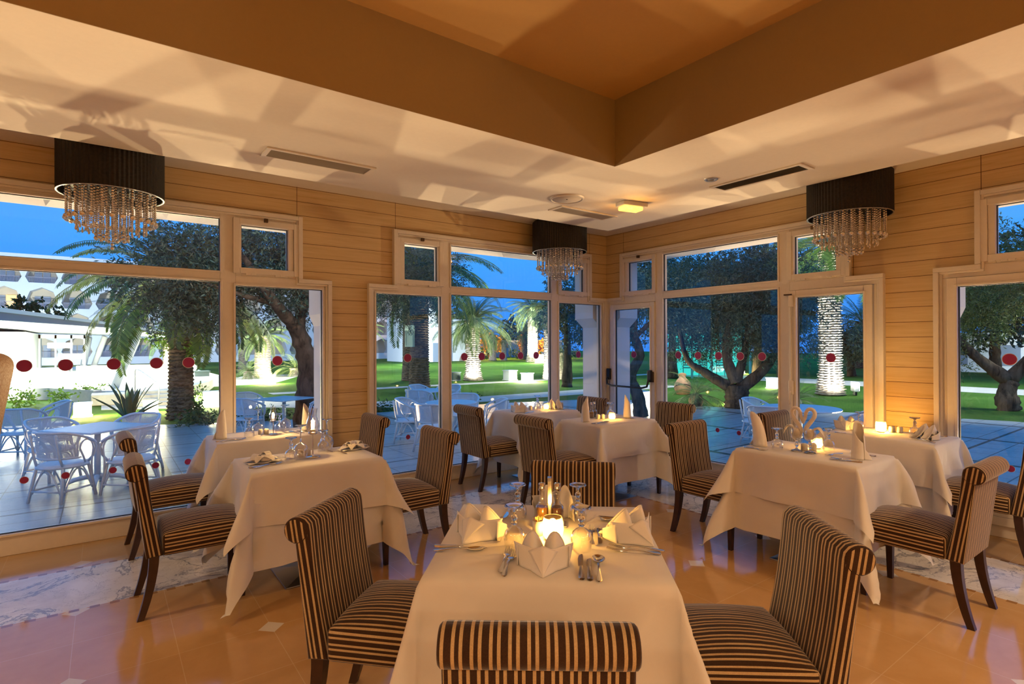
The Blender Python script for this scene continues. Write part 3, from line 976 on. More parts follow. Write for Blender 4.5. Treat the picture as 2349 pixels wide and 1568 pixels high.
chair(-5.44, -1.61, 0, 'striped scroll-back chair on the left of the near table by the left window')
chair(-5.455, -0.46, 2, 'striped scroll-back chair facing right at the table against the left window')
chair(-4.06, -1.70, 180, 'striped scroll-back chair facing left beyond the near left table, with a front leg showing')
chair(-4.14, -0.56, 180, 'striped scroll-back chair before the timber pier between the two left windows')
chair(-2.335, -0.46, 0, 'striped scroll-back chair with its back to us, before the window left of the corner')
chair(-2.325, -1.60, 0, 'striped scroll-back chair with its back to us, half hidden behind the front table')
chair(-1.205, -0.58, 180, 'striped scroll-back chair in the room corner, just its top showing behind a standing napkin')
chair(-0.95, -1.67, 180, 'striped scroll-back chair beside the corner door, its back against the bright lawn')
chair(-1.82, -3.03, -90, 'striped scroll-back chair left of the swan napkin table, whole leg showing')
chair(-0.53, -3.12, -90, 'striped scroll-back chair behind the swan napkins by the balcony door')
chair(-1.83, -4.41, 90, 'striped scroll-back chair at the right of the swan napkin table, seen from its side')
chair(-0.47, -4.41, 90, 'striped scroll-back chair cut by the right picture edge')
p = FP(-0.635, 0.015); chair(p[0], p[1], fd-6, 'large striped scroll-back chair at the left of the front table')
p = FP(0.71, -0.12); chair(p[0], p[1], fd+182, 'large striped scroll-back chair at the right of the front table, its back to the right')
p = FP(-0.03, -0.61); chair(p[0], p[1], fd+93, 'nearest striped chair, just its rolled top in the bottom foreground')
p = FP(0.105, 0.60); chair(p[0], p[1], fd-94, 'striped scroll-back chair facing us behind the oil bottles of the front table')

# beige armchair at the left picture edge
def mat_brocade():
    k = NT('beige_brocade')
    tcn = k.n('ShaderNodeTexCoord')
    v = k.n('ShaderNodeTexVoronoi', feature='F1'); v.inputs['Scale'].default_value = 42
    k.lk(tcn.outputs['Object'], v.inputs['Vector'])
    f = k.m('ABSOLUTE', k.m('SUBTRACT', k.m('FRACT', k.m('MULTIPLY', v.outputs['Distance'], 2.6)), 0.5))
    c = k.ramp(f, [(0.15, (0.46, 0.28, 0.16)), (0.32, (0.62, 0.46, 0.30))])
    return k.bsdf(c, 0.8, spec=0.2)
BRO = mat_brocade()

# ------------------------------------------------------------------ tables and cloths
ZT = 0.80
def drape(name, hx, hy, L, top, seed, flare=0.05, corner=0.46, n_in=10, n_out=14, amp=0.015):
    """a cloth lying on a table of half size hx, hy and hanging down by L"""
    r = random.Random(seed)
    ph = [r.uniform(0, 6.28) for _ in range(8)]
    def axis(h):
        a = [-h-L+L*i/n_out for i in range(n_out)]
        b = [-h+2*h*i/n_in for i in range(n_in+1)]
        c = [h+L*(i+1)/n_out for i in range(n_out)]
        return a+b+c
    X = axis(hx); Y = axis(hy)
    RND = 0.018
    P = []
    for x in X:
        row = []
        for y in Y:
            a = max(0, abs(x)-hx); b = max(0, abs(y)-hy)
            sx = 1 if x > 0 else -1; sy = 1 if y > 0 else -1
            d = math.hypot(a, b)
            if d < 1e-9:
                z = top
                # rounded shoulder
                row.append((x, y, z+0.0012*math.sin(9*x+ph[0])*math.sin(8*y+ph[1]))); continue
            th = math.atan2(b, a)
            fl = flare+(corner-flare)*(math.sin(2*th)**1.35)
            w = amp*min(1, d/0.25)*(math.sin(11*x+ph[2])*(1 if b > 0 else 0)+math.sin(11*y+ph[3])*(1 if a > 0 else 0)
                + 0.5*math.sin(23*(x*sy-y*sx)+ph[4]))
            bend = 1-math.exp(-d/RND)
            hz = d*fl+RND*0.55*bend+w
            vz = d*math.sqrt(max(0.02, 1-fl*fl))-RND*0.45*bend
            cx = min(abs(x), hx)*sx; cy = min(abs(y), hy)*sy
            zz = top-vz
            if zz < 0.035:                       # tips brush the floor and turn outward
                hz += (0.035-zz)*0.8; zz = 0.035+0.02*abs(math.sin(6*d+ph[5]))
            row.append((cx+sx*math.cos(th)*hz, cy+sy*math.sin(th)*hz, zz))
        P.append(row)
    me = MB().grid(P).mesh(name, True)
    me.materials.append(M['cloth'])
    return me

def table(x, y, rz, hx, hy, lab, over_lab, under_lab, L1=0.335, L2=0.60, seed=1, tip=0.47, base=(0.21, 0.21)):
    t = empty('dining_table', (x, y, 0), rz, lab, 'table', 'cloth covered dining tables')
    MB().box(-hx+0.01, -hy+0.01, ZT-0.040, hx-0.01, hy-0.01, ZT-0.010).obj('tabletop', M['wood'], t, bevel=0.01)
    MB().lathe([(0.0001, 0.02), (0.036, 0.02), (0.036, ZT-0.04), (0.0001, ZT-0.04)], 24).obj('pedestal', M['brushed'], t, smooth=False)
    b = MB(); bx, by = base
    b.add([(-bx, -by, 0), (bx, -by, 0), (bx, by, 0), (-bx, by, 0), (-bx, -by, 0.010), (bx, -by, 0.010), (bx, by, 0.010), (-bx, by, 0.010),
           (-0.05, -0.05, 0.034), (0.05, -0.05, 0.034), (0.05, 0.05, 0.034), (-0.05, 0.05, 0.034)],
          [(0, 3, 2, 1), (0, 1, 5, 4), (1, 2, 6, 5), (2, 3, 7, 6), (3, 0, 4, 7), (4, 5, 9, 8), (5, 6, 10, 9), (6, 7, 11, 10), (7, 4, 8, 11), (8, 9, 10, 11)])
    b.obj('base_plate', M['brushed'], t, bevel=0.003)
    u = link('tablecloth', drape('tablecloth', hx, hy, L2, ZT-0.004, seed, 0.015, tip*0.62), None, None, (x, y, 0), (0, 0, rz))
    tag(u, under_lab, 'tablecloth', 'long white undercloths')
    o_ = link('overlay_cloth', drape('overlay_cloth', hx+0.004, hy+0.004, L1, ZT, seed+50, 0.085, tip), None, None, (x, y, 0), (0, 0, rz))
    tag(o_, over_lab, 'tablecloth', 'white overlay cloths')
    return t
HX, HY = 0.425, 0.285
TABLES = {
 'F': (FC.x, FC.y, FA, 0.425, 0.43, 'square front table under white cloths, an amber candle at its middle', 'white overlay cloth on the big front table', 'long white undercloth of the big front table'),
 'L2': (-4.765, -1.70, 0, HX, HY, 'near table of the left pair, flower-folded napkins and a tall hurricane lamp on it', 'white overlay cloth on the near table by the left window', 'long white undercloth with a steel plate below, near left table'),
 'L1': (-4.77, -0.44, 0, HX, HY, 'table against the left window with two standing napkins', 'white overlay cloth on the table against the left window', 'long white undercloth of the table against the left window'),
 'C1': (-1.66, -1.61, 0, 0.40, HY, 'table near the corner door with standing napkins and oil bottles', 'white overlay cloth on the table near the corner door', 'long white undercloth of the table near the corner door'),
 'C2': (-1.74, -0.50, 0, 0.41, HY, 'table against the window left of the corner, half behind another', 'white overlay cloth on the table against the window left of the corner', 'long white undercloth of the table against the window left of the corner'),
 'R1': (-1.755, -3.735, PI/2, 0.415, 0.30, 'right table with two swan napkins in glasses', 'white overlay cloth under the swan napkins', 'long white undercloth of the swan napkin table'),
 'R2': (-0.45, -3.76, PI/2, 0.42, 0.30, 'table against the timber pier on the right wall', 'white overlay cloth on the table against the right timber pier', 'long white undercloth of the table against the right timber pier'),
}
for i, (k_, v_) in enumerate(TABLES.items()):
    if k_ == 'F': table(*v_, L1=0.40, L2=0.66, seed=11, tip=0.30)
    else: table(*v_, seed=20+i*3)
# ------------------------------------------------------------------ things on the tables
ZI = ZT+0.0015
M['wax'] = simple('cream_wax', (0.85, 0.70, 0.42), 0.5)
M['flame'] = emit('candle_flame', (1.0, 0.55, 0.16), 60)
M['ceramic'] = simple('cream_ceramic', (0.72, 0.66, 0.54), 0.25)
M['oil'] = simple('golden_oil', (0.50, 0.24, 0.02), 0.1, Transmission_Weight=0.6, IOR=1.3)
M['vinegar'] = simple('dark_vinegar', (0.035, 0.012, 0.005), 0.1)
M['pick'] = simple('toothpick_wood', (0.72, 0.44, 0.18), 0.6)
def mat_candleglass():
    k = NT('amber_candle_glass')
    lw = k.n('ShaderNodeLayerWeight'); lw.inputs[0].default_value = 0.5
    f = k.m('ADD', 0.08, k.m('MULTIPLY', k.m('POWER', lw.outputs['Facing'], 2.5), 0.6))
    tr = k.n('ShaderNodeBsdfTransparent'); tr.inputs[0].default_value = (1.0, 0.90, 0.62, 1)
    tl = k.n('ShaderNodeBsdfTranslucent'); tl.inputs[0].default_value = (1.0, 0.86, 0.50, 1)
    m1 = k.n('ShaderNodeMixShader'); m1.inputs[0].default_value = 0.30
    k.lk(tr.outputs[0], m1.inputs[1]); k.lk(tl.outputs[0], m1.inputs[2])
    gl = k.n('ShaderNodeBsdfGlossy'); gl.inputs['Roughness'].default_value = 0.04
    mx = k.n('ShaderNodeMixShader')
    k.lk(f, mx.inputs[0]); k.lk(m1.outputs[0], mx.inputs[1]); k.lk(gl.outputs[0], mx.inputs[2])
    k.lk(mx.outputs[0], k.out.inputs[0])
    return k.mat
M['amberglass'] = mat_candleglass()
CANDLE = (1.0, 0.58, 0.20)

GOB = [(0.0365, 0.0), (0.0385, 0.012), (0.0412, 0.034), (0.0405, 0.052), (0.035, 0.068), (0.022, 0.080), (0.0105, 0.086),
       (0.0085, 0.090), (0.0125, 0.095), (0.0125, 0.099), (0.007, 0.103), (0.0085, 0.109), (0.0125, 0.116), (0.0135, 0.122),
       (0.010, 0.130), (0.0055, 0.136), (0.006, 0.143), (0.009, 0.149), (0.013, 0.152), (0.026, 0.157), (0.0375, 0.1615),
       (0.0385, 0.164), (0.037, 0.166), (0.018, 0.162), (0.0001, 0.160)]
BAL = [(0.033, 0.0), (0.042, 0.022), (0.0495, 0.050), (0.050, 0.068), (0.043, 0.090), (0.026, 0.106), (0.010, 0.114), (0.0048, 0.122),
       (0.004, 0.15), (0.004, 0.205), (0.006, 0.220), (0.016, 0.228), (0.038, 0.234), (0.039, 0.237), (0.02, 0.236), (0.0001, 0.234)]
def lathe_mesh(name, prof, n, mat, sc=1.0):
    me = MB().lathe([(r*sc, z*sc) for r, z in prof], n).mesh(name, True); me.materials.append(mat); return me
ME_GOB = [lathe_mesh('bowl', GOB[:8], 28, M['glass']), lathe_mesh('stem', [(0.0001, 0.0875)]+GOB[7:19]+[(0.0001, 0.1525)], 20, M['solidglass']), lathe_mesh('foot', [(0.0001, 0.1528)]+GOB[18:], 28, M['solidglass'])]
ME_BAL = [lathe_mesh('bowl', BAL[:8], 28, M['glass']), lathe_mesh('stem', [(0.0001, 0.121)]+BAL[7:12]+[(0.0001, 0.2285)], 16, M['solidglass']), lathe_mesh('foot', [(0.0001, 0.2286)]+BAL[11:], 28, M['solidglass'])]
def glass(x, y, label, kind='g', upright=False, z=ZI):
    t = empty('wine_glass', (x, y, z), rnd.uniform(0, 6), label, 'glass', 'stemmed glasses on the tables')
    for me in (ME_GOB if kind == 'g' else ME_BAL):
        o_ = bpy.data.objects.new(me.name.split('.')[0], me); COL.objects.link(o_); o_.parent = t
        if upright: o_.rotation_euler = (PI, 0, 0); o_.location = (0, 0, 0.166)
    return t

def flame(t, z, s=1.0, e=3.0, off=(0, 0)):
    MB().lathe([(0.0001, 0), (0.004*s, 0.004*s), (0.0055*s, 0.010*s), (0.0035*s, 0.020*s), (0.0001, 0.030*s)], 10, (off[0], off[1], z)).obj('flame', M['flame'], t, smooth=True)
    wp = t.matrix_basis @ Vector((off[0], off[1], z+0.012*s))
    lamp('candle_flame_light', 'POINT', wp, e, CANDLE, 0.012)
def candle(x, y, label, sc=1.0, e=3.0):
    t = empty('candle_holder', (x, y, ZI), 0, label, 'candle', 'tea lights in glass holders')
    pr = [(0.0001, 0.004), (0.026, 0.004), (0.036, 0.022), (0.040, 0.042), (0.0385, 0.065), (0.034, 0.086), (0.0352, 0.0875), (0.040, 0.066), (0.042, 0.042), (0.038, 0.020), (0.027, 0.0), (0.0001, 0.0)]
    MB().lathe([(r*sc, z*sc) for r, z in pr], 32).obj('holder', M['amberglass'], t, smooth=True)
    MB().lathe([(0.0001, 0.005*sc), (0.021*sc, 0.005*sc), (0.021*sc, 0.020*sc), (0.019*sc, 0.022*sc), (0.0001, 0.020*sc)], 20).obj('wax', M['wax'], t, smooth=True)
    MB().tube([(0, 0, 0.02*sc), (0, 0, 0.028*sc)], 0.0008, 5).obj('wick', M['blackmetal'], t)
    flame(t, 0.027*sc, sc, e)
    return t
def shaker(x, y, label, rz=0, s=1.0):
    t = empty('salt_shaker', (x, y, ZI), rz, label, 'shaker', 'salt and pepper pots')
    MB().lathe([(0.0001, 0), (0.020*s, 0), (0.0215*s, 0.004*s), (0.0215*s, 0.036*s), (0.019*s, 0.044*s), (0.010*s, 0.049*s), (0.0001, 0.050*s)], 20).obj('body', M['ceramic'], t, smooth=True)
    hm = MB()
    for i in range(5): hm.lathe([(0.0001, 0.0008), (0.0014, 0.0006), (0.0014, 0)], 6, (0.007*math.cos(i*1.257), 0.007*math.sin(i*1.257), 0.0487*s))
    hm.obj('holes', M['blackmetal'], t)
    return t
def hurricane(x, y, label, s=1.0, e=5.0):
    t = empty('hurricane_lamp', (x, y, ZI), 0, label, 'oil lamp', 'hurricane candle lamps')
    S_ = lambda pr: [(r*s, z*s) for r, z in pr]
    MB().lathe(S_([(0.0001, 0), (0.052, 0), (0.053, 0.003), (0.045, 0.008), (0.012, 0.012), (0.0001, 0.012)]), 32).obj('base', M['chrome'], t, smooth=True)
    MB().lathe(S_([(0.008, 0.012), (0.0055, 0.02), (0.005, 0.155), (0.007, 0.160)]), 12).obj('stem', M['chrome'], t, smooth=True)
    MB().lathe(S_([(0.0001, 0.158), (0.022, 0.160), (0.030, 0.166), (0.030, 0.178), (0.026, 0.180), (0.0001, 0.178)]), 24).obj('cup', M['chrome'], t, smooth=True)
    MB().lathe(S_([(0.028, 0.179), (0.040, 0.196), (0.0455, 0.222), (0.042, 0.250), (0.032, 0.278), (0.0275, 0.300), (0.030, 0.325), (0.034, 0.345)]), 28).obj('chimney', M['glass'], t, smooth=True)
    MB().lathe(S_([(0.0001, 0.178), (0.016, 0.178), (0.016, 0.196), (0.0001, 0.196)]), 16).obj('candle', M['wax'], t)
    flame(t, 0.198*s, 1.7*s, e)
    return t
def oil_bottle(x, y, liquid, label, z=ZI, s=1.0):
    t = empty('oil_bottle', (x, y, z), 0, label, 'bottle', 'oil and vinegar bottles')
    S_ = lambda pr: [(r*s, z_*s) for r, z_ in pr]
    MB().lathe(S_([(0.0001, 0), (0.026, 0), (0.029, 0.004), (0.029, 0.066), (0.026, 0.078), (0.0145, 0.088), (0.0125, 0.098), (0.012, 0.140), (0.0155, 0.142), (0.0155, 0.150), (0.012, 0.152)]), 28).obj('bottle_glass', M['glass'], t, smooth=True)
    MB().lathe(S_([(0.0001, 0.004), (0.0255, 0.004), (0.0265, 0.008), (0.0265, 0.064), (0.025, 0.072), (0.0001, 0.072)]), 24).obj('liquid', liquid, t, smooth=False)
    MB().lathe(S_([(0.0125, 0.150), (0.0145, 0.153), (0.0145, 0.172), (0.0135, 0.175), (0.0001, 0.176)]), 24).obj('cap', M['chrome'], t, smooth=True)
    return t

# napkin foldings --------------------------------------------------
def sheet(mb, fn, nu=14, nv=10):
    mb.grid([[fn(u/nu, v/nv) for v in range(nv+1)] for u in range(nu+1)])
def nap_mesh_fan():
    """pocket fold: a curved front band with a peaked flap, two domed wings behind"""
    mb = MB()
    def front(u, v):
        a = 2*u-1
        x = 0.096*a*(0.84+0.22*v)
        y = -0.045+0.060*abs(a)**1.4+0.022*v
        ridge = max(0, 1-abs(a)*2.2/(0.25+0.9*(1-v)))
        y -= 0.034*ridge*(1-v)
        return (x, y, 0.001+0.070*v*(1+0.10*abs(a)**2))
    sheet(mb, front, 24, 10)
    def arch(u, wdt): return 0.052*math.sin(PI*u)**0.75
    def wing(sgn):                                       # a standing leaf-shaped lobe, leaning back a little
        def f(u, v):
            a = 2*u-1
            ztop = 0.050+0.070*max(0, 1-abs(a)**2.0)
            return (sgn*0.032+a*0.036+sgn*0.006*v, -0.008+0.050*a*a+0.030*v-0.008*math.sin(PI*v), 0.020+(ztop-0.020)*v)
        return f
    sheet(mb, wing(1), 16, 8); sheet(mb, wing(-1), 16, 8)
    def roof(sgn):                                       # soft pocket falling back from each lobe
        def f(u, v):
            a = 2*u-1
            ztop = 0.050+0.070*max(0, 1-abs(a)**2.0)
            return (sgn*0.038+a*0.036*(1-0.25*v)+sgn*0.010*v, 0.018+0.050*a*a+0.065*v, max(0.002, ztop*(1-v)**0.8+0.012*math.sin(3*PI*v)*(1-v)))
        return f
    sheet(mb, roof(1), 16, 8); sheet(mb, roof(-1), 16, 8)
    def flap(u, v):                                      # the star point folded forward
        a = 2*u-1
        w = 0.050*(1-v)
        return (a*w, -0.026-0.052*v+0.020*abs(a)*(1-v), 0.084*(1-v)**0.85*(1-0.30*abs(a))+0.002)
    sheet(mb, flap, 10, 10)
    def side(sgn):
        def f(u, v):
            return (sgn*(0.088+0.012*v*math.sin(PI*u)), 0.015+0.075*u, 0.002+(0.070-0.035*u)*v)
        return f
    sheet(mb, side(1), 8, 6); sheet(mb, side(-1), 8, 6)
    return mb
def nap_mesh_cone(h=0.26, lean=0.0, r0=0.046, turn=2.7):
    mb = MB()
    def f(u, v):
        a = turn*PI*u-0.6
        top = 0.115+(h-0.115)*max(0, math.cos((u-0.30)*PI*1.15))**1.6
        z = top*v
        r = r0*(1-0.13*u)*(1-0.42*(z/h)**1.3)+0.010*(1-v)*(u > 0.85)*(u-0.85)*6
        return (r*math.cos(a)+lean*z*z*4, r*math.sin(a), z+0.001)
    sheet(mb, f, 44, 12)
    def tail(u, v):                                      # loose corner at the foot
        return (0.030+0.052*u, -0.028+0.022*u+0.01*v, 0.001+0.085*v*(1-u)**0.9)
    sheet(mb, tail, 8, 6)
    return mb
def nap_mesh_knot():
    mb = MB()
    def leaf(ang, L, w, zh, curl):
        ca, sa = math.cos(ang), math.sin(ang)
        def f(u, v):
            a = 2*v-1
            ww = w*math.sin(PI*(0.12+0.86*u))**0.7
            x = 0.006+L*u; y = a*ww
            z = 0.012+zh*math.sin(PI*u)*(1-0.55*a*a)+curl*a*a*ww
            return (x*ca-y*sa, x*sa+y*ca, z)
        sheet(mb, f, 14, 8)
    for ang, L, w, zh, cu in ((0.1, 0.095, 0.034, 0.012, 0.3), (0.9, 0.07, 0.030, 0.030, 0.5), (2.0, 0.08, 0.030, 0.025, 0.4), (3.0, 0.10, 0.036, 0.010, 0.3),
                              (3.9, 0.075, 0.028, 0.034, 0.5), (5.2, 0.075, 0.030, 0.028, 0.4)):
        leaf(ang, L, w, zh, cu)
    def loop(cx, cy, ang, r, hgt, w):
        ca, sa = math.cos(ang), math.sin(ang)
        def f(u, v):
            a = -0.5+(PI+1.0)*u
            x = r*math.cos(a); z = 0.016+hgt*max(0, math.sin(a)); y = w*(v-0.5)
            return (cx+x*ca-y*sa, cy+x*sa+y*ca, z)
        sheet(mb, f, 16, 6)
    loop(-0.035, 0.0, 0.3, 0.026, 0.036, 0.05); loop(0.025, 0.012, 2.0, 0.024, 0.042, 0.045); loop(0.005, -0.03, 1.2, 0.022, 0.03, 0.05)
    mb.lathe([(0.0001, 0.045), (0.013, 0.038), (0.017, 0.022), (0.014, 0.006)], 14, (0, 0, 0))
    def base(u, v):
        return (0.19*(u-0.5), 0.13*(v-0.5)*(1-0.3*abs(2*u-1)), 0.004+0.006*math.sin(7*u+5*v)**2)
    sheet(mb, base, 12, 10)
    return mb
NAPM = {}
for kx, mbx in (('fan', nap_mesh_fan()), ('cone', nap_mesh_cone()), ('conebent', nap_mesh_cone(0.265, 0.20, 0.052, 2.4)), ('knot', nap_mesh_knot())):
    me = mbx.mesh('napkin', True); me.materials.append(M['napkin']); NAPM[kx] = me
def napkin(kind, x, y, deg, label, s=1.0):
    o_ = bpy.data.objects.new('napkin', NAPM[kind]); COL.objects.link(o_)
    o_.location = (x, y, ZI); o_.rotation_euler = (0, 0, math.radians(deg)); o_.scale = (s, s, s)
    so = o_.modifiers.new('cloth', 'SOLIDIFY'); so.thickness = 0.0022; so.offset = 0
    return tag(o_, label, 'napkin', 'folded white napkins')

# cutlery ------------------------------------------------------------
def strip(mb, st, th=0.0022):
    """lofted flat bar; st: (x, half width, z, y offset)"""
    vs = []; fs = []
    for x, w, z, yo in st:
        vs += [(x, yo-w, z), (x, yo, z-th*0.4), (x, yo+w, z), (x, yo+w*0.92, z+th), (x, yo, z+th*1.25), (x, yo-w*0.92, z+th)]
    n = len(st)
    for i in range(n-1):
        for j in range(6):
            a = i*6+j; b = i*6+(j+1) % 6
            fs.append((a, b, b+6, a+6))
    fs.append(tuple(range(6))[::-1]); fs.append(tuple(range(6*(n-1), 6*n)))
    mb.add(vs, fs)
HAN = [(0.0, 0.0045, 0.003, 0), (0.004, 0.0085, 0.003, 0), (0.018, 0.0088, 0.004, 0), (0.040, 0.0062, 0.006, 0), (0.065, 0.0042, 0.0085, 0), (0.095, 0.0034, 0.010, 0)]
def me_fork():
    mb = MB()
    strip(mb, HAN+[(0.118, 0.0038, 0.008, 0), (0.128, 0.008, 0.0055, 0), (0.140, 0.0118, 0.0035, 0), (0.150, 0.0122, 0.0035, 0)])
    for k_ in (-1.5, -0.5, 0.5, 1.5):
        y = k_*0.0068
        strip(mb, [(0.148, 0.0024, 0.0035, y), (0.170, 0.0019, 0.0045, y*0.97), (0.188, 0.0015, 0.0075, y*0.93), (0.200, 0.0006, 0.0105, y*0.9)], 0.0016)
    return mb.mesh('fork', True)
def me_spoon():
    mb = MB()
    strip(mb, HAN+[(0.120, 0.0038, 0.0075, 0), (0.132, 0.0055, 0.006, 0)])
    def f(u, v):
        a = 2*PI*v; r = u
        x = 0.164+0.034*r*math.cos(a)*(1 if math.cos(a) > 0 else 0.97); y = 0.0215*r*math.sin(a)*(1+0.12*math.cos(a))
        return (x, y, 0.002+0.0075*r**2.2)
    sheet(mb, f, 8, 24)
    def g(u, v):
        p = f(u, v); return (p[0], p[1], p[2]+0.0013*(1-u)+0.0002)
    sheet(mb, g, 8, 24)
    return mb.mesh('spoon', True)
def me_knife(bl=0.105):
    mb = MB()
    strip(mb, [(0.0, 0.006, 0.002, 0), (0.005, 0.0095, 0.001, 0), (0.03, 0.0095, 0.001, 0), (0.06, 0.0075, 0.001, 0), (0.085, 0.006, 0.0015, 0), (0.095, 0.0055, 0.002, 0)], 0.005)
    strip(mb, [(0.094, 0.0055, 0.003, 0), (0.102, 0.0085, 0.003, 0.001), (0.094+bl*0.6, 0.0095, 0.003, 0.001), (0.094+bl*0.88, 0.0075, 0.003, -0.0005), (0.094+bl, 0.002, 0.003, -0.004)], 0.0014)
    return mb.mesh('knife', True)
CUT = {'fork': me_fork(), 'spoon': me_spoon(), 'knife': me_knife(), 'small_knife': me_knife(0.075)}
for me in CUT.values(): me.materials.append(M['cutlery']); autosmooth(me, 0.9)
def cutlery(kind, hx, hy, tx, ty, label, z=0.0):
    """from the handle end towards the tip"""
    o_ = bpy.data.objects.new('butter_knife' if kind == 'small_knife' else kind, CUT[kind]); COL.objects.link(o_)
    L = math.hypot(tx-hx, ty-hy); s = min(1.12, max(0.8, L/0.2))
    if kind == 'small_knife': s = min(1.1, max(0.85, L/0.17))
    o_.location = (hx, hy, ZI+z); o_.rotation_euler = (0, 0, math.atan2(ty-hy, tx-hx)); o_.scale = (s, s, s)
    return tag(o_, label, 'knife' if 'knife' in kind else kind, 'cutlery laid on the tables')

# the front table ----------------------------------------------------
candle(-4.455, -3.975, 'brightest amber glass candle holder, at the middle of the front table', 1.06, 17.0)
cr = empty('cruet_stand', (-4.345, -3.825, ZI), FA, 'steel cruet stand with an upright strap handle on the front table', 'cruet stand')
MB().box(-0.075, -0.038, 0, 0.075, 0.038, 0.006).obj('tray', M['brushed'], cr, bevel=0.002)
for sx in (-1, 1):
    MB().lathe([(0.0315, 0.006), (0.0325, 0.006), (0.0325, 0.014), (0.0315, 0.014), (0.0315, 0.006)], 24, (sx*0.034, 0, 0)).obj('ring', M['chrome'], cr, smooth=True)
MB().box(-0.009, 0.028, 0.006, 0.009, 0.030, 0.205).box(-0.009, -0.004, 0.203, 0.009, 0.030, 0.206).box(-0.009, -0.006, 0.190, 0.009, -0.004, 0.206).obj('handle', M['chrome'], cr, bevel=0.0015)
p = cr.matrix_basis @ Vector((-0.034, 0, 0.008)); oil_bottle(p.x, p.y, M['oil'], 'oil bottle with golden oil, left in the cruet stand of the front table', ZI+0.008)
p = cr.matrix_basis @ Vector((0.034, 0, 0.008)); oil_bottle(p.x, p.y, M['vinegar'], 'bottle of dark vinegar, right in the cruet stand of the front table', ZI+0.008)
t = empty('toothpick_holder', (-4.468, -3.893, ZI), 0, 'small white pot of toothpicks beside the front table candle', 'toothpick holder')
MB().lathe([(0.0001, 0.002), (0.019, 0.002), (0.020, 0.060), (0.022, 0.060), (0.0215, 0.0), (0.0001, 0.0)], 24).obj('pot', M['ceramic'], t, smooth=True)
pk = MB()
for i in range(34):
    a = rnd.uniform(0, 6.28); r = rnd.uniform(0, 0.012); b = rnd.uniform(0, 0.010)
    pk.tube([(r*0.6*math.cos(a), r*0.6*math.sin(a), 0.006), ((r+b)*math.cos(a), (r+b)*math.sin(a), 0.072+rnd.uniform(-0.004, 0.006))], 0.0011, 4)
tag(pk.obj('toothpicks', M['pick'], t), kind='stuff')
glass(-4.635, -3.953, 'upturned goblet left of the candle on the front table, the nearer one')
glass(-4.425, -3.697, 'upturned goblet left of the oil bottles on the front table, the farther one')
glass(-4.438, -4.125, 'upturned goblet right of the candle on the front table, the nearer one')
glass(-4.213, -3.866, 'upturned goblet right of the vinegar on the front table, the farther one')
napkin('fan', -4.672, -4.175, fd, 'white napkin folded in a pocket fan at the front edge of the front table', 1.05)
napkin('fan', -4.700, -3.765, fd-24, 'white fan-folded napkin at the left of the front table', 1.1)
napkin('fan', -4.190, -4.190, fd+38, 'white fan-folded napkin at the right of the front table', 1.1)
napkin('fan', -4.20, -3.70, fd+180, 'white fan-folded napkin standing behind the bottles of the front table', 1.1)
cutlery('fork', -4.818, -4.118, -4.662, -3.956, 'left fork of the pair at the front edge of the front table')
cutlery('fork', -4.828, -4.151, -4.652, -3.974, 'right fork of the pair, next to the front fan napkin')
cutlery('knife', -4.632, -4.329, -4.480, -4.164, 'leftmost knife of the row right of the front fan napkin')
cutlery('small_knife', -4.612, -4.350, -4.476, -4.204, 'short butter knife between knife and spoon in front of the front table')
cutlery('spoon', -4.596, -4.378, -4.440, -4.216, 'soup spoon at the right of the front place setting')
cutlery('knife', -4.878, -3.752, -4.720, -3.890, 'knife on the left of the front table behind a spoon, pointing right')
cutlery('spoon', -4.905, -3.793, -4.745, -3.905, 'spoon on the left of the front table, nearest to the left chair')
cutlery('fork', -4.203, -4.335, -4.330, -4.166, 'upper fork at the right of the front table below the fan napkin')
cutlery('fork', -4.238, -4.345, -4.362, -4.185, 'lower fork at the right of the front table below the fan napkin')
cutlery('knife', -3.985, -4.030, -4.095, -3.875, 'knife lying behind the right fan napkin of the front table')
cutlery('spoon', -4.010, -4.070, -4.125, -3.915, 'spoon lying half under the right fan napkin of the front table')
cutlery('small_knife', -4.655, -3.868, -4.535, -3.735, 'butter knife left of the nearer left goblet, blade catching blue window light')
cutlery('fork', -4.372, -4.118, -4.225, -3.965, 'fork just right of the nearer right goblet on the front table')
cutlery('small_knife', -4.217, -4.001, -4.345, -4.135, 'butter knife standing apart right of the goblets on the front table')
cutlery('fork', -4.62, -3.665, -4.468, -3.635, 'fork behind the left fan napkin of the front table')
cutlery('knife', -4.315, -3.505, -4.460, -3.640, 'knife at the far left edge of the front table beyond the goblets')

# the near table of the left pair -------------------------------------
napkin('knot', -5.06, -1.66, 10, 'white napkin folded like a flower, left end of the near left table', 1.15)
napkin('knot', -4.40, -1.58, 190, 'white napkin folded like a flower, right end of the near left table', 1.15)
glass(-4.899, -1.752, 'upturned goblet left of the tall lamp on the near left table')
glass(-4.826, -1.718, 'upturned balloon wine glass beside the tall lamp on the near left table', 'b')
glass(-4.622, -1.565, 'upturned goblet right of the tall lamp on the near left table')
glass(-4.575, -1.500, 'upturned balloon glass at the back right of the tall lamp, near left table', 'b')
shaker(-4.801, -1.625, 'cream salt pot seen through the balloon glass of the near left table')
shaker(-4.745, -1.600, 'cream pepper pot at the foot of the tall lamp, near left table')
hurricane(-4.735, -1.690, 'tall hurricane candle lamp on a slim steel stem, near left table', 1.0, 8.0)
cutlery('knife', -5.175, -1.800, -4.985, -1.740, 'knife in front of the left flower napkin, near left table')
cutlery('fork', -5.150, -1.830, -4.955, -1.765, 'fork lying at the front edge of the near left table')
cutlery('fork', -4.950, -1.560, -4.860, -1.690, 'fork between the left flower napkin and the goblet, near left table')
cutlery('fork', -4.500, -1.72, -4.585, -1.560, 'fork left of the right flower napkin, near left table')
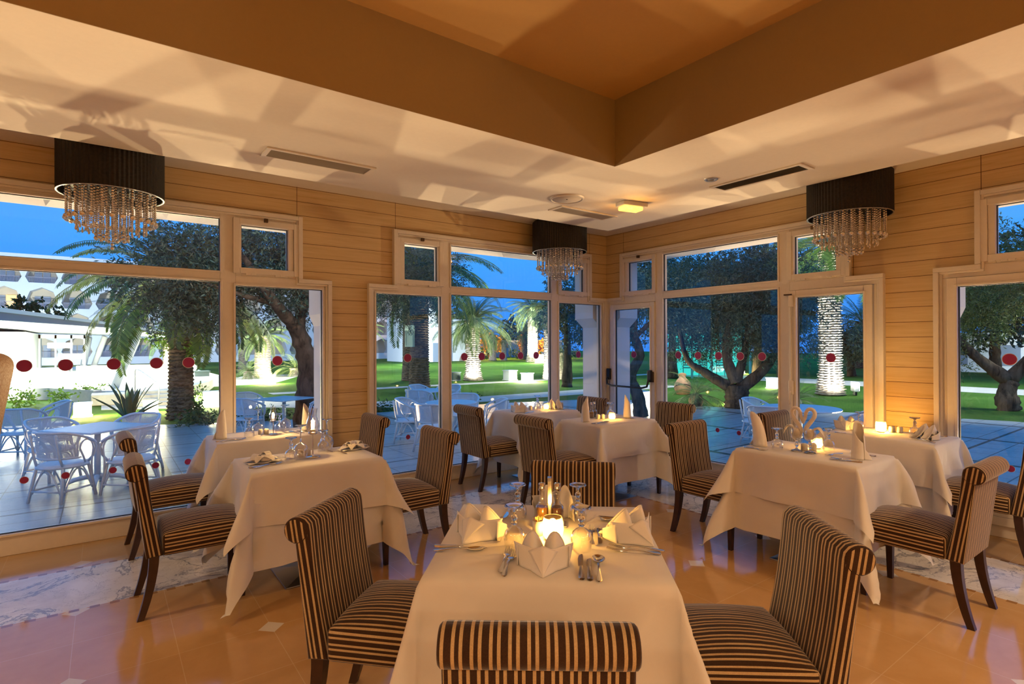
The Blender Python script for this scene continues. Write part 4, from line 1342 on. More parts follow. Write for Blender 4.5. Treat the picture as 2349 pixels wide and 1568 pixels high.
# the table against the left window
napkin('cone', -5.124, -0.43, 200, 'tall standing rolled napkin at the left of the table against the left window', 0.95)
napkin('cone', -4.405, -0.38, 20, 'tall standing rolled napkin at the right of the table against the left window', 0.95)
glass(-4.920, -0.50, 'upturned goblet left on the table against the left window')
glass(-4.846, -0.486, 'upturned balloon wine glass on the table against the left window', 'b')
glass(-4.630, -0.330, 'upturned goblet right of the lamp on the table against the left window')
glass(-4.570, -0.290, 'upturned balloon glass right of the lamp by the left window', 'b')
shaker(-4.806, -0.40, 'cream salt pot left of the lamp on the table against the left window')
shaker(-4.758, -0.39, 'cream pepper pot next to the lamp on the table against the left window')
hurricane(-4.715, -0.46, 'shorter hurricane candle lamp on the table against the left window', 0.72, 9.0)
cutlery('knife', -5.190, -0.59, -5.000, -0.545, 'knife at the front left of the table against the left window')
cutlery('fork', -5.160, -0.62, -4.960, -0.580, 'fork at the front edge of the table against the left window')
cutlery('fork', -4.52, -0.56, -4.625, -0.41, 'fork right of the lamp on the table against the left window')
cutlery('spoon', -4.475, -0.57, -4.57, -0.41, 'spoon right of the lamp on the table against the left window')
cutlery('knife', -4.39, -0.55, -4.50, -0.40, 'knife at the right end of the table against the left window')
# the table near the corner door
napkin('cone', -1.962, -1.58, 210, 'standing rolled napkin at the left of the table near the corner door', 1.0)
napkin('cone', -1.385, -1.63, 30, 'standing rolled napkin with bright lawn behind, table near the corner door', 0.95)
oil_bottle(-1.720, -1.425, M['oil'], 'small oil bottle with golden oil on the table near the corner door', ZI, 0.95)
oil_bottle(-1.650, -1.400, M['vinegar'], 'small bottle of dark vinegar on the table near the corner door', ZI, 0.95)
shaker(-1.715, -1.515, 'cream salt pot in front of the small bottles, table near the corner door')
shaker(-1.668, -1.540, 'cream pepper pot in front of the small bottles, table near the corner door')
glass(-1.615, -1.600, 'upturned goblet beside the candle on the table near the corner door')
glass(-1.545, -1.535, 'upturned goblet behind the candle on the table near the corner door')
candle(-1.66, -1.665, 'bright tea light holder on the table near the corner door', 0.85, 6.0)
cutlery('knife', -2.03, -1.735, -1.83, -1.74, 'knife before the left standing napkin, table near the corner door')
cutlery('spoon', -2.00, -1.77, -1.80, -1.755, 'spoon before the left standing napkin, table near the corner door')
cutlery('knife', -1.41, -1.74, -1.55, -1.60, 'knife before the right standing napkin, table near the corner door')
cutlery('fork', -1.30, -1.79, -1.42, -1.73, 'fork at the right end of the table near the corner door')
# the table against the window left of the corner
napkin('fan', -2.04, -0.53, -60, 'white fan-folded napkin at the left of the table by the window left of the corner')
napkin('fan', -1.47, -0.53, 150, 'white fan-folded napkin at the right of the table by the window left of the corner')
glass(-1.735, -0.535, 'upturned goblet by the window left of the corner, front of two')
glass(-1.655, -0.420, 'upturned goblet by the window left of the corner, rear of two')
shaker(-1.77, -0.43, 'cream salt pot by the window left of the corner')
candle(-1.625, -0.56, 'tea light holder on the table by the window left of the corner', 0.85, 6.0)
cutlery('knife', -2.06, -0.68, -1.87, -0.63, 'knife at the front left of the table by the window left of the corner')
cutlery('fork', -1.32, -0.62, -1.45, -0.66, 'fork at the right of the table by the window left of the corner')
# the swan table
napkin('conebent', -1.833, -3.385, 100, 'bent standing napkin at the left of the swan table', 1.0)
napkin('cone', -1.765, -4.05, -70, 'straight standing napkin at the right of the swan table', 1.0)
glass(-1.905, -3.555, 'upturned goblet left of the swans')
glass(-1.635, -3.800, 'upturned goblet right of the swans and the candle')
shaker(-1.752, -3.680, 'round cream salt pot left between the swan glasses', 0, 1.1)
shaker(-1.690, -3.715, 'round cream pepper pot right behind the swan glasses', 0, 1.1)
candle(-1.600, -3.700, 'bright tea light holder behind the swan glasses', 0.95, 7.0)
def swan(y, mir, label, glabel):
    x = -1.815
    glass(x, y, glabel, 'g', True)
    t = empty('swan_napkin', (x, y, ZI), 0, label, 'napkin', 'napkins folded as swans in glasses')
    f = lambda a, z: (0.0, -a*mir, z)
    MB().lathe([(0.0001, 0.094), (0.018, 0.097), (0.033, 0.112), (0.038, 0.132), (0.034, 0.152), (0.022, 0.168), (0.0001, 0.176)], 18).obj('body', M['napkin'], t, smooth=True)
    ctl = [(0.010, 0.120), (0.030, 0.150), (0.022, 0.185), (-0.006, 0.225), (-0.030, 0.262), (-0.034, 0.292), (-0.018, 0.314), (0.008, 0.314), (0.026, 0.292), (0.034, 0.255), (0.044, 0.222), (0.046, 0.206)]
    pts = []
    for i in range(len(ctl)-1):
        p0 = ctl[max(i-1, 0)]; p1 = ctl[i]; p2 = ctl[i+1]; p3 = ctl[min(i+2, len(ctl)-1)]
        for q in range(4):
            u = q/4
            pts.append(tuple(0.5*((2*p1[j])+(-p0[j]+p2[j])*u+(2*p0[j]-5*p1[j]+4*p2[j]-p3[j])*u*u+(-p0[j]+3*p1[j]-3*p2[j]+p3[j])*u**3) for j in (0, 1)))
    pts.append(ctl[-1])
    n = len(pts)
    MB().tube([f(*p_) for p_ in pts], [0.017-0.006*(i/n) if i < n*0.82 else max(0.003, 0.0125*(1-(i/n-0.82)/0.2)) for i in range(n)], 10).obj('neck', M['napkin'], t, smooth=True)
    mb = MB()
    def tail(u, v):
        a = 2*v-1; w = 0.024*math.sin(PI*(0.1+0.9*u))**0.8
        return (a*w, mir*(0.022+0.078*u), 0.158+0.030*math.sin(PI*u*0.9)-0.055*u*u+0.014*a*a)
    sheet(mb, tail, 12, 8)
    mb.obj('tail', M['napkin'], t, smooth=True, solid=0.003)
swan(-3.655, 1, 'napkin folded as a swan, the left half of the heart', 'upright goblet holding the left swan napkin')
swan(-3.752, -1, 'napkin folded as a swan, the right half of the heart', 'upright goblet holding the right swan napkin')
cutlery('knife', -1.975, -3.330, -1.965, -3.500, 'knife before the bent napkin of the swan table')
cutlery('fork', -2.000, -3.350, -1.990, -3.530, 'fork at the front left edge of the swan table')
cutlery('fork', -1.68, -3.44, -1.80, -3.54, 'fork between the bent napkin and the left goblet of the swan table')
cutlery('fork', -1.66, -3.905, -1.835, -3.870, 'fork crossing a knife at the right of the swan table')
cutlery('knife', -1.880, -4.120, -1.945, -3.940, 'knife at the front right edge of the swan table')
cutlery('fork', -1.835, -4.105, -1.90, -3.930, 'fork in front of the straight napkin of the swan table')
cutlery('small_knife', -1.58, -4.09, -1.585, -3.92, 'butter knife behind the straight napkin of the swan table')
# the table against the right pier
napkin('fan', -0.43, -3.42, -70, 'white fan-folded napkin at the left of the table by the right timber pier')
napkin('fan', -0.41, -4.075, 60, 'white fan-folded napkin at the right of the table by the right timber pier')
glass(-0.385, -3.515, 'upturned goblet left on the table by the right timber pier')
glass(-0.435, -3.960, 'upturned goblet right on the table by the right timber pier')
candle(-0.36, -3.680, 'very bright tea light holder before the right timber pier', 1.05, 26.0)
shaker(-0.30, -3.745, 'cream salt pot beside the tea light by the right timber pier', 0, 1.15)
shaker(-0.285, -3.798, 'cream pepper pot beside the tea light by the right timber pier', 0, 1.15)
cutlery('knife', -0.70, -3.44, -0.68, -3.63, 'knife at the front left of the table by the right timber pier')
cutlery('fork', -0.60, -4.13, -0.47, -3.98, 'fork before the right fan napkin by the right timber pier')
cutlery('fork', -0.64, -4.16, -0.53, -3.93, 'fork nearer the table edge by the right timber pier')
cutlery('knife', -0.20, -4.12, -0.22, -3.93, 'knife at the far right corner of the table by the right timber pier')

# the beige armchair whose back comes in at the left picture edge
def armchair(x, y, rz):
    t = empty('armchair', (x, y, 0), rz, 'tall beige brocade armchair, only its high back showing at the left picture edge', 'armchair')
    MB().box(-0.30, -0.33, 0.14, 0.34, 0.33, 0.46).obj('seat', BRO, t, bevel=0.05, seg=4)
    mb = MB()
    prof = [(-0.12, 0.40), (-0.20, 1.20), (-0.27, 1.48), (-0.32, 1.555), (-0.37, 1.578), (-0.41, 1.568), (-0.43, 1.54), (-0.425, 1.50), (-0.397, 1.325), (-0.33, 0.85), (-0.28, 0.40), (-0.27, 0.30), (-0.14, 0.30)]
    mb.prism(prof[::-1], -0.34, 0.34, lambda p, q, a: (p, a, q))
    mb.obj('backrest', BRO, t, bevel=0.03, seg=4)
    for s_ in (-1, 1):
        MB().box(-0.30, s_*0.27, 0.14, 0.30, s_*0.37, 0.66).obj('armrest', BRO, t, bevel=0.04, seg=4)
        for fx in (-0.27, 0.28):
            MB().box(fx-0.025, s_*0.29-0.025, 0, fx+0.025, s_*0.29+0.025, 0.15).obj('leg', M['wood'], t)
    return t
armchair(-6.62, -3.30, PI)
# ================================================================== the garden outside
GZ = -0.20
def flat(name, pts, z, th, mat):
    mb = MB(); n = len(pts)
    mb.add([(x, y, z) for x, y in pts]+[(x, y, z-th) for x, y in pts],
           [tuple(range(n)), tuple(range(n, 2*n))[::-1]]+[(i, n+i, n+(i+1) % n, (i+1) % n) for i in range(n)])
    o_ = mb.obj(name, mat); tag(o_, kind='structure'); return o_
flat('lawn', [(-90, -60), (90, -60), (90, 110), (-90, 110)], GZ-0.012, 0.3, M['grass'])
flat('terrace', [(-16, 0.5), (-16, 11.5), (-7.4, 10.9), (-5.3, 9.25), (-2.6, 8.15), (3.5, 8.1), (6.6, 7.2), (7.95, 5.6), (7.8, 3.9), (8.3, 2.2), (9.5, 0.6), (10.6, -2.3), (12, -14), (0.5, -14), (0.5, 0.5)], GZ, 0.1, M['terrace'])
M['path'] = simple('pale_concrete_path', (0.52, 0.49, 0.44), 0.8, nscale=3, namt=0.12)
flat('path_1', [(-6, 13.6), (-3, 12.1), (0, 9.3), (3, 8.75), (13.5, 8.6), (13.5, 10.1), (3, 10.2), (1, 10.9), (-1.5, 14.6), (-6, 16.2)], GZ-0.004, 0.05, M['path'])
flat('path_2', [(-1.0, 15.6), (6, 15.3), (22, 15.0), (22, 15.8), (6, 16.1), (-1.0, 16.4)], GZ-0.005, 0.05, M['path'])
flat('path_3', [(-6, 20.3), (0.5, 21.8), (4, 29), (1, 30), (-2, 24.5), (-6, 22.5)], GZ-0.006, 0.05, M['path'])
flat('path_4', [(18.6, -14), (21.5, -14), (22.5, 14), (19.5, 14)], GZ-0.003, 0.05, M['path'])

# ---- foliage tools
def quads(name, C_, D, N, L, Wd, mat, bend=0.0):
    """leaf blades: centres, directions, normals (n,3), lengths and half widths (n,)"""
    n = len(C_)
    D = D/np.maximum(1e-6, np.linalg.norm(D, axis=1, keepdims=True))
    B = np.cross(D, N); B /= np.maximum(1e-6, np.linalg.norm(B, axis=1, keepdims=True))
    L = L[:, None]; Wd = Wd[:, None]
    V = np.empty((n, 4, 3))
    V[:, 0] = C_-D*L*0.5; V[:, 1] = C_+B*Wd; V[:, 2] = C_+D*L*0.5; V[:, 3] = C_-B*Wd
    me = bpy.data.meshes.new(name)
    me.vertices.add(n*4); me.vertices.foreach_set('co', V.reshape(-1))
    me.loops.add(n*4); me.loops.foreach_set('vertex_index', np.arange(n*4, dtype=np.int32))
    me.polygons.add(n)
    me.polygons.foreach_set('loop_start', np.arange(0, n*4, 4, dtype=np.int32))
    try: me.polygons.foreach_set('loop_total', np.full(n, 4, dtype=np.int32))
    except Exception: pass
    me.update(calc_edges=True); me.materials.append(mat)
    return me

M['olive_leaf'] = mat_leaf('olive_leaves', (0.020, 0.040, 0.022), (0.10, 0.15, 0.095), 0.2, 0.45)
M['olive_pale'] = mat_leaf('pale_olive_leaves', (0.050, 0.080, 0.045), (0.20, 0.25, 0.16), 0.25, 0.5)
M['olive_lit'] = mat_leaf('yellow_lit_olive_leaves', (0.055, 0.085, 0.022), (0.22, 0.25, 0.075), 0.3, 0.5)  # olive leaves with the yellow lamplight put into their colour
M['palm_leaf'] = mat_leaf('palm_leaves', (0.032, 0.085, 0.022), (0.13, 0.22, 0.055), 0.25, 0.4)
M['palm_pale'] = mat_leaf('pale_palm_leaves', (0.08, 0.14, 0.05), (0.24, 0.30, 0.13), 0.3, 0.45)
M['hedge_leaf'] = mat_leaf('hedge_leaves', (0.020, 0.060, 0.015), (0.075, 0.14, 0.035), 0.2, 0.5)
M['amber_leaf'] = mat_leaf('amber_lit_leaves', (0.40, 0.16, 0.02), (0.75, 0.38, 0.05), 0.3, 0.6)  # orange of the sodium lamps put into the leaf colour
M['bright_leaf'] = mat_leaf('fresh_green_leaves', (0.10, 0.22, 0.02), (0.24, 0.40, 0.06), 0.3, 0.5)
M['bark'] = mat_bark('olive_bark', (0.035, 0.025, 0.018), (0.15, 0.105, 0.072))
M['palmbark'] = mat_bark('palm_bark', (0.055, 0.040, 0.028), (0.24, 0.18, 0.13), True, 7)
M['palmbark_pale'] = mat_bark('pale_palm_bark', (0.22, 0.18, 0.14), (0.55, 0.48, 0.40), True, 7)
M['dusktrunk'] = mat_bark('dark_bark', (0.03, 0.022, 0.016), (0.10, 0.075, 0.05))

def leaf_cloud(blobs, n, seed, L=(0.07, 0.12), W=0.13, twig=6):
    """leaves on short twigs scattered in a set of (centre, radius) blobs"""
    g = np.random.default_rng(seed)
    bl = np.array([[*c, r] for c, r in blobs]); wts = bl[:, 3]**2; wts /= wts.sum()
    m = max(1, n//twig)
    idx = g.choice(len(bl), m, p=wts)
    d = g.normal(size=(m, 3)); d /= np.linalg.norm(d, axis=1, keepdims=True)
    rad = g.uniform(0.35, 1.05, m)**0.6
    base = bl[idx, :3]+d*(bl[idx, 3]*rad)[:, None]
    tdir = d*0.7+g.normal(size=(m, 3))*0.55+np.array([0, 0, -0.25])
    tdir /= np.linalg.norm(tdir, axis=1, keepdims=True)
    k_ = np.repeat(np.arange(m), twig)
    t = np.tile(np.linspace(0, 1, twig), m)
    LL = g.uniform(*L, len(k_))
    C_ = base[k_]+tdir[k_]*(t*0.26)[:, None]+g.normal(size=(len(k_), 3))*0.015
    D = tdir[k_]*0.8+g.normal(size=(len(k_), 3))*0.6
    C_ = C_+D*0.03
    N = g.normal(size=(len(k_), 3))
    return C_, D, N, LL, LL*W

def curve_pts(ctl, n=5):
    out = []
    for i in range(len(ctl)-1):
        p0 = np.array(ctl[max(i-1, 0)], float); p1 = np.array(ctl[i], float); p2 = np.array(ctl[i+1], float); p3 = np.array(ctl[min(i+2, len(ctl)-1)], float)
        for q in range(n):
            u = q/n
            out.append(0.5*((2*p1)+(-p0+p2)*u+(2*p0-5*p1+4*p2-p3)*u*u+(-p0+3*p1-3*p2+p3)*u**3))
    out.append(np.array(ctl[-1], float))
    return out
def limb(mb, ctl, r0, r1, seed, knob=0.12, n=12):
    pts = curve_pts(ctl, 6); r = random.Random(seed)
    m = len(pts)
    rs = [(r0+(r1-r0)*(i/(m-1))**0.8)*(1+knob*r.uniform(-1, 1)) for i in range(m)]
    mb.tube([tuple(p) for p in pts], rs, n)

def tree(name, x, y, limbs, blobs, n, leafmat, label, seed, L=(0.07, 0.12), W=0.13, cat='tree', bark='bark', group='trees in the garden'):
    t = empty(name, (x, y, GZ), 0, label, cat, group)
    mb = MB(); limb(mb, *limbs[0], seed)
    tr = mb.obj('trunk', M[bark], t, smooth=True)
    for i, lb in enumerate(limbs[1:]):
        mb = MB(); limb(mb, *lb, seed+i+1, 0.10, 9); mb.obj('branch', M[bark], tr, smooth=True)
    me = quads('foliage', *leaf_cloud(blobs, n, seed, L, W), leafmat)
    o_ = link('foliage', me, None, t)
    return t

def blob_cluster(c, ext, k_, r, seed):
    g = random.Random(seed); out = []
    while len(out) < k_:
        p = [g.uniform(-1, 1) for _ in range(3)]
        if sum(q*q for q in p) > 1: continue
        out.append(((c[0]+p[0]*ext[0], c[1]+p[1]*ext[1], c[2]+p[2]*ext[2]), r*g.uniform(0.7, 1.25)))
    return out

# ---- palms
def palm_crown_mesh(seed, n_fr, FL, mat, up=0.9, droop=1.0, leaflet=0.42, dens=34):
    g = random.Random(seed)
    Cs, Ds, Ns, Ls, Ws = [], [], [], [], []
    rach = MB()
    for i in range(n_fr):
        az = 2.39996*i+g.uniform(-0.2, 0.2)
        q = i/max(1, n_fr-1)
        el = 1.25-1.75*q+g.uniform(-0.12, 0.12)           # young fronds stand up, old ones hang
        L = FL*g.uniform(0.85, 1.1)*(0.8+0.2*min(1, q*2))
        ca, sa = math.cos(az), math.sin(az)
        pts = []; a = el; px, pz = 0.0, 0.0
        ns = 14
        for s_ in range(ns+1):
            pts.append((px*ca, px*sa, pz))
            px += L/ns*math.cos(a); pz += L/ns*math.sin(a)*up
            a -= droop*(1.35/ns)*(0.5+1.3*s_/ns)
        rach.tube(pts, [0.020*(1-0.85*s_/ns) for s_ in range(ns+1)], 4)
        P = np.array(pts)
        side = np.array([-sa, ca, 0.0])
        for s_ in range(dens):
            u = 0.14+0.86*s_/dens
            f = u*ns; j = min(ns-1, int(f)); fr = f-j
            p = P[j]*(1-fr)+P[j+1]*fr
            tg = P[j+1]-P[j]; tg = tg/np.linalg.norm(tg)
            nm = np.cross(side, tg)
            ll = leaflet*(math.sin(PI*(0.12+0.80*u)))*g.uniform(0.85, 1.1)*(L/FL)
            for sg in (-1, 1):
                d = tg*0.62+side*sg*0.80+nm*(-0.22 if nm[2] > 0 else 0.22)+np.array([0, 0, -0.12])
                d = d/np.linalg.norm(d)
                Cs.append(p+d*ll*0.5); Ds.append(d); Ns.append(nm+side*sg*0.5*0.3)
                Ls.append(ll); Ws.append(0.015+0.007*g.random())
    me = quads('fronds', np.array(Cs), np.array(Ds), np.array(Ns), np.array(Ls), np.array(Ws)*(FL/2.4), mat)
    rm = rach.mesh('rachis', True); rm.materials.append(M['palm_pale'])
    return me, rm
def palm_trunk(h, r, mat, rows=None, rough=0.07, flare=1.25, nn=22, seed=0):
    g = random.Random(seed)
    rows = rows or int(h/0.09)
    vs = []; fs = []
    m = rows*2+1
    for i in range(m):
        t = i/(m-1); z = h*t
        rr = r*(flare+(1-flare)*min(1, t*6))*(1-0.08*t)*(1.0+0.16*max(0, (t-0.9)/0.1))
        for k_ in range(nn):
            a = 2*PI*(k_+(0.5 if (i//2) % 2 else 0))/nn
            b = rr*(1+(rough if i % 2 else -rough*0.6)*(0.7+0.6*g.random())*(1 if k_ % 2 else 0.35))
            vs.append((b*math.cos(a), b*math.sin(a), z+0.02*(g.random()-0.5)))
    for i in range(m-1):
        for k_ in range(nn):
            k2 = (k_+1) % nn
            fs.append((i*nn+k_, i*nn+k2, (i+1)*nn+k2, (i+1)*nn+k_))
    fs.append(tuple(range((m-1)*nn, m*nn)))
    me = MB().add(vs, fs).mesh('trunk', False); me.materials.append(mat)
    return me
CROWN = {'full': palm_crown_mesh(3, 46, 2.6, M['palm_leaf'], 0.95, 0.95, 0.46, 44), 'pale': palm_crown_mesh(4, 44, 2.6, M['palm_pale'], 0.95, 0.9, 0.46, 42),
         'small': palm_crown_mesh(5, 26, 2.4, M['palm_pale'], 1.0, 0.9, 0.4, 24), 'dark': palm_crown_mesh(6, 34, 2.6, M['palm_leaf'], 1.05, 0.7, 0.45, 26),
         'long': palm_crown_mesh(8, 38, 3.2, M['palm_leaf'], 0.9, 1.1, 0.52, 56)}
def palm(x, y, h, r, crown, sc, label, pale=False, rz=0.0, seed=0, rough=0.07, flare=1.25, group='palm trees in the garden', nn=22, rows=None):
    t = empty('palm_tree', (x, y, GZ), rz, label, 'palm', group)
    link('trunk', palm_trunk(h, r, M['palmbark_pale'] if pale else M['palmbark'], rows, rough, flare, nn, seed), None, t)
    cm, rm = CROWN[crown]
    f_ = bpy.data.objects.new('fronds', cm); COL.objects.link(f_); f_.parent = t; f_.location = (0, 0, h); f_.scale = (sc, sc, sc)
    q = bpy.data.objects.new('rachis', rm); COL.objects.link(q); q.parent = f_
    return t
palm(-4.42, 9.98, 3.35, 0.27, 'long', 1.0, 'thick dark palm on the lawn edge behind the agave, by the left window', False, 2.6, 1, 0.10, 1.2)
palm(3.66, 13.21, 4.7, 0.36, 'full', 1.4, 'thick dark palm with a pale lantern on its trunk', False, 0.4, 2, 0.10, 1.15)
palm(6.2, 19.5, 5.4, 0.24, 'full', 1.0, 'slimmer palm trunk just left behind the lantern palm', False, 1.4, 3)
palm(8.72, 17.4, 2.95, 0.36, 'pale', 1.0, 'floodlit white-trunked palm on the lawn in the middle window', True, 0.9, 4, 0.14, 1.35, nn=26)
palm(27.8, 36.6, 5.3, 0.52, 'pale', 1.25, 'floodlit palm at the right of the middle window, far across the lawn', True, 0.2, 5, 0.1, 1.3)
palm(28.19, 44.12, 2.8, 0.36, 'small', 0.85, 'small palm in the row at the far lawn edge, nearest right of the floodlit trunk', True, 0.3, 6)
palm(29.1, 43.25, 2.2, 0.30, 'small', 1.0, 'palm in the row at the far lawn edge with a spreading pale crown', True, 1.1, 7)
palm(32.7, 44.3, 2.9, 0.40, 'dark', 0.9, 'bluish palm at the far lawn edge beside the amber trees', False, 1.9, 8)
palm(24.7, 45.35, 3.4, 0.34, 'small', 1.15, 'palm at the far lawn edge left of the floodlit white trunk', True, 0.8, 9)
palm(12.48, 15.13, 1.35, 0.21, 'small', 0.45, 'little fan palm on the lawn before the corner pier', True, 0.5, 10, 0.08, 1.4)
palm(12.44, 16.06, 3.6, 0.24, 'pale', 0.6, 'slim floodlit trunk on the lawn beside the little fan palm', True, 0.5, 11, 0.08, 1.3)
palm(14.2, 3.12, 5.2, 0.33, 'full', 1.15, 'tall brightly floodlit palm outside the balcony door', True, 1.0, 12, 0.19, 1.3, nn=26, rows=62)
palm(36.5, 10.7, 3.2, 0.45, 'dark', 1.3, 'dark palm silhouette against the blue sky, right of the floodlit palm', False, 0.0, 13)
palm(-4.9, 41.0, 4.2, 0.30, 'small', 0.95, 'palm behind the pavilion in front of the hotel', True, 0.0, 14)
palm(-2.2, 42.0, 2.6, 0.30, 'dark', 0.9, 'low palm behind the leaning pavilion columns', False, 0.7, 15)
palm(0.3, 33.0, 3.6, 0.28, 'small', 0.8, 'palm trunk between the dark palm and the hotel, left of two', True, 0.4, 16)
palm(1.4, 34.0, 3.7, 0.28, 'small', 0.8, 'palm trunk between the dark palm and the hotel, right of two', True, 1.4, 17)
palm(1.2, 27.5, 2.3, 0.42, 'pale', 0.75, 'thick palm lit yellow across the lawn, seen past the forked olive', True, 0.5, 18, 0.1)
palm(0.2, 26.3, 0.40, 0.22, 'small', 0.55, 'young stemless palm with bright leaves left of the yellow-lit palm', True, 0.5, 19)
palm(2.9, 27.2, 0.45, 0.32, 'small', 0.7, 'young stemless palm with bright leaves right of the yellow-lit palm', True, 1.5, 20)
palm(6.4, 28.5, 4.0, 0.36, 'full', 0.8, 'palm trunk behind the forked olive, before the hotel', True, 0.9, 21)
palm(5.7, 24.5, 2.6, 0.40, 'pale', 0.6, 'white floodlit trunk glimpsed left of the leaning olive', True, 0.2, 22, 0.04, 1.5)
lamp('palm_uplight', 'SPOT', (8.1, 16.4, -0.1), 1500, (1, 0.97, 0.86), 0.05, (8.72, 17.4, 1.4), angle=1.9, blend=0.8)
lamp('palm_uplight', 'SPOT', (13.1, 2.2, -0.1), 2200, (1, 0.98, 0.9), 0.06, (14.2, 3.12, 1.9), angle=2.0, blend=0.8)
lamp('palm_uplight', 'SPOT', (12.2, 3.6, -0.1), 2600, (1, 0.98, 0.9), 0.06, (14.0, 3.1, 5.6), angle=0.9, blend=0.8)
lamp('palm_uplight', 'SPOT', (-6.2, 9.2, -0.1), 420, (1, 0.92, 0.70), 0.06, (-5.2, 9.6, 3.0), angle=1.3, blend=0.8)
lamp('palm_uplight', 'SPOT', (5.2, 11.6, -0.1), 500, (1, 0.95, 0.80), 0.06, (4.4, 12.6, 4.6), angle=1.3, blend=0.8)
lamp('palm_uplight', 'SPOT', (26.6, 35.0, 0.0), 6000, (1, 0.98, 0.88), 0.1, (27.8, 36.6, 3.6), angle=1.8, blend=0.8)
lamp('palm_uplight', 'SPOT', (11.8, 15.3, -0.1), 900, (1, 0.97, 0.85), 0.05, (12.44, 16.06, 0.6), angle=1.8, blend=0.8)
lamp('palm_uplight', 'SPOT', (1.3, 25.6, -0.1), 2000, (1, 0.90, 0.45), 0.05, (1.4, 27.4, 1.4), angle=2.1, blend=0.8)
lamp('palm_uplight', 'SPOT', (5.1, 23.5, -0.1), 1100, (1, 0.97, 0.85), 0.05, (5.7, 24.5, 0.8), angle=1.8, blend=0.8)

# ---- olives and other trees (limb points and blobs are relative to the tree foot)
tree('olive_tree', -2.50, 6.30,
     [([(0, 0, 0), (0.03, 0.02, 0.6), (0.06, 0, 1.3), (-0.10, -0.08, 1.85), (-0.30, -0.22, 2.25)], 0.30, 0.16),
      ([(-0.30, -0.22, 2.2), (-0.75, -0.60, 2.60), (-1.15, -0.85, 3.1), (-1.5, -0.7, 3.7)], 0.15, 0.04),
      ([(-0.22, -0.18, 2.15), (-0.05, -0.10, 2.7), (0.05, -0.2, 3.4)], 0.15, 0.05),
      ([(0.10, 0.05, 0.9), (0.35, 0.25, 1.5), (0.55, 0.4, 2.4)], 0.12, 0.04),
      ([(-0.75, -0.6, 2.6), (-1.4, -0.6, 2.75), (-2.1, -0.4, 3.0)], 0.07, 0.02)],
     blob_cluster((-1.35, 0.0, 3.55), (1.75, 1.2, 0.85), 34, 0.55, 3)+blob_cluster((-2.0, 0.1, 2.65), (0.9, 0.7, 0.5), 12, 0.40, 4)+blob_cluster((0.2, 0.3, 3.2), (0.9, 0.7, 0.9), 14, 0.5, 5),
     46000, M['olive_leaf'], 'olive tree with a forked leaning trunk outside the left window', 31)
tree('olive_tree', -0.87, 8.45,
     [([(0, 0, 0), (0.1, 0.05, 1.0), (0.0, 0.1, 2.2)], 0.26, 0.14), ([(0, 0.1, 2.1), (0.6, 0.5, 3.1), (1.3, 1.0, 3.9)], 0.12, 0.03), ([(0, 0.1, 2.1), (-0.5, 0.2, 3.0), (-0.8, 0.3, 3.8)], 0.12, 0.03)],
     blob_cluster((1.6, 1.0, 4.0), (2.3, 1.3, 0.95), 34, 0.55, 7)+blob_cluster((2.3, 1.2, 3.0), (1.3, 0.8, 0.35), 10, 0.34, 8),
     24000, M['olive_leaf'], 'olive tree whose dark crown hangs before the lantern palm', 41)
tree('olive_tree', 8.17, 2.94,
     [([(0, 0, 0), (0.02, 0, 0.3), (0.02, 0.0, 0.62)], 0.34, 0.28),
      ([(-0.05, 0.05, 0.50), (-0.40, 0.70, 0.95), (-0.70, 1.10, 1.35), (-0.8, 1.3, 2.3)], 0.17, 0.05),
      ([(0.05, -0.05, 0.50), (0.30, -0.60, 1.05), (0.45, -0.95, 1.7), (0.5, -1.0, 2.6)], 0.19, 0.05),
      ([(0, 0, 0.7), (-0.1, 0.25, 1.5), (0.0, 0.2, 2.5)], 0.20, 0.05), ([(0, 0, 0.7), (0.1, -0.2, 1.6), (0.2, -0.3, 2.7)], 0.16, 0.04)],
     blob_cluster((0.1, 0.2, 3.2), (1.1, 2.2, 1.4), 44, 0.6, 9)+blob_cluster((-0.1, 1.1, 1.95), (0.6, 1.1, 0.55), 14, 0.38, 10)+blob_cluster((0.3, -1.1, 2.0), (0.5, 0.8, 0.55), 12, 0.38, 11)+blob_cluster((0.3, 0.0, 1.75), (0.3, 0.5, 0.35), 5, 0.3, 12),
     52000, M['olive_leaf'], 'broad old olive tree with a stout low-forked trunk, right window', 51)
tree('olive_tree', 4.67, 3.35,
     [([(0, 0, 0), (-0.05, 0.05, 0.5), (-0.15, 0.20, 1.0), (0.03, 0.05, 1.5), (-0.08, 0.16, 2.1), (0.0, 0.1, 2.7)], 0.19, 0.08),
      ([(-0.1, 0.1, 0.75), (-0.35, 0.45, 1.15), (-0.7, 0.75, 1.6)], 0.09, 0.03), ([(0.0, 0.1, 2.0), (0.5, -0.4, 2.7), (0.9, -0.6, 3.2)], 0.07, 0.02)],
     blob_cluster((0.5, 0.0, 2.95), (1.1, 1.2, 0.75), 20, 0.45, 12)+blob_cluster((-0.25, 0.5, 2.25), (0.4, 0.4, 0.4), 6, 0.28, 13),
     18000, M['olive_leaf'], 'slim crooked olive tree outside the corner door', 61)
tree('olive_tree', 13.3, -1.75,
     [([(0, 0, 0), (-0.05, 0.05, 0.4), (0.05, 0, 0.75)], 0.27, 0.20), ([(0, 0.05, 0.8), (-0.3, 0.7, 1.5), (-0.5, 1.3, 2.4)], 0.20, 0.05), ([(0.05, 0, 0.8), (0.2, -0.5, 1.6), (0.3, -0.8, 2.6)], 0.20, 0.05)],
     blob_cluster((-0.2, 0.5, 3.3), (1.2, 2.4, 1.3), 34, 0.62, 14)+blob_cluster((-0.5, 1.6, 1.6), (0.7, 1.2, 0.7), 18, 0.42, 15),
     40000, M['olive_lit'], 'olive tree lit yellow green, with a twisted trunk, at the right edge', 71)
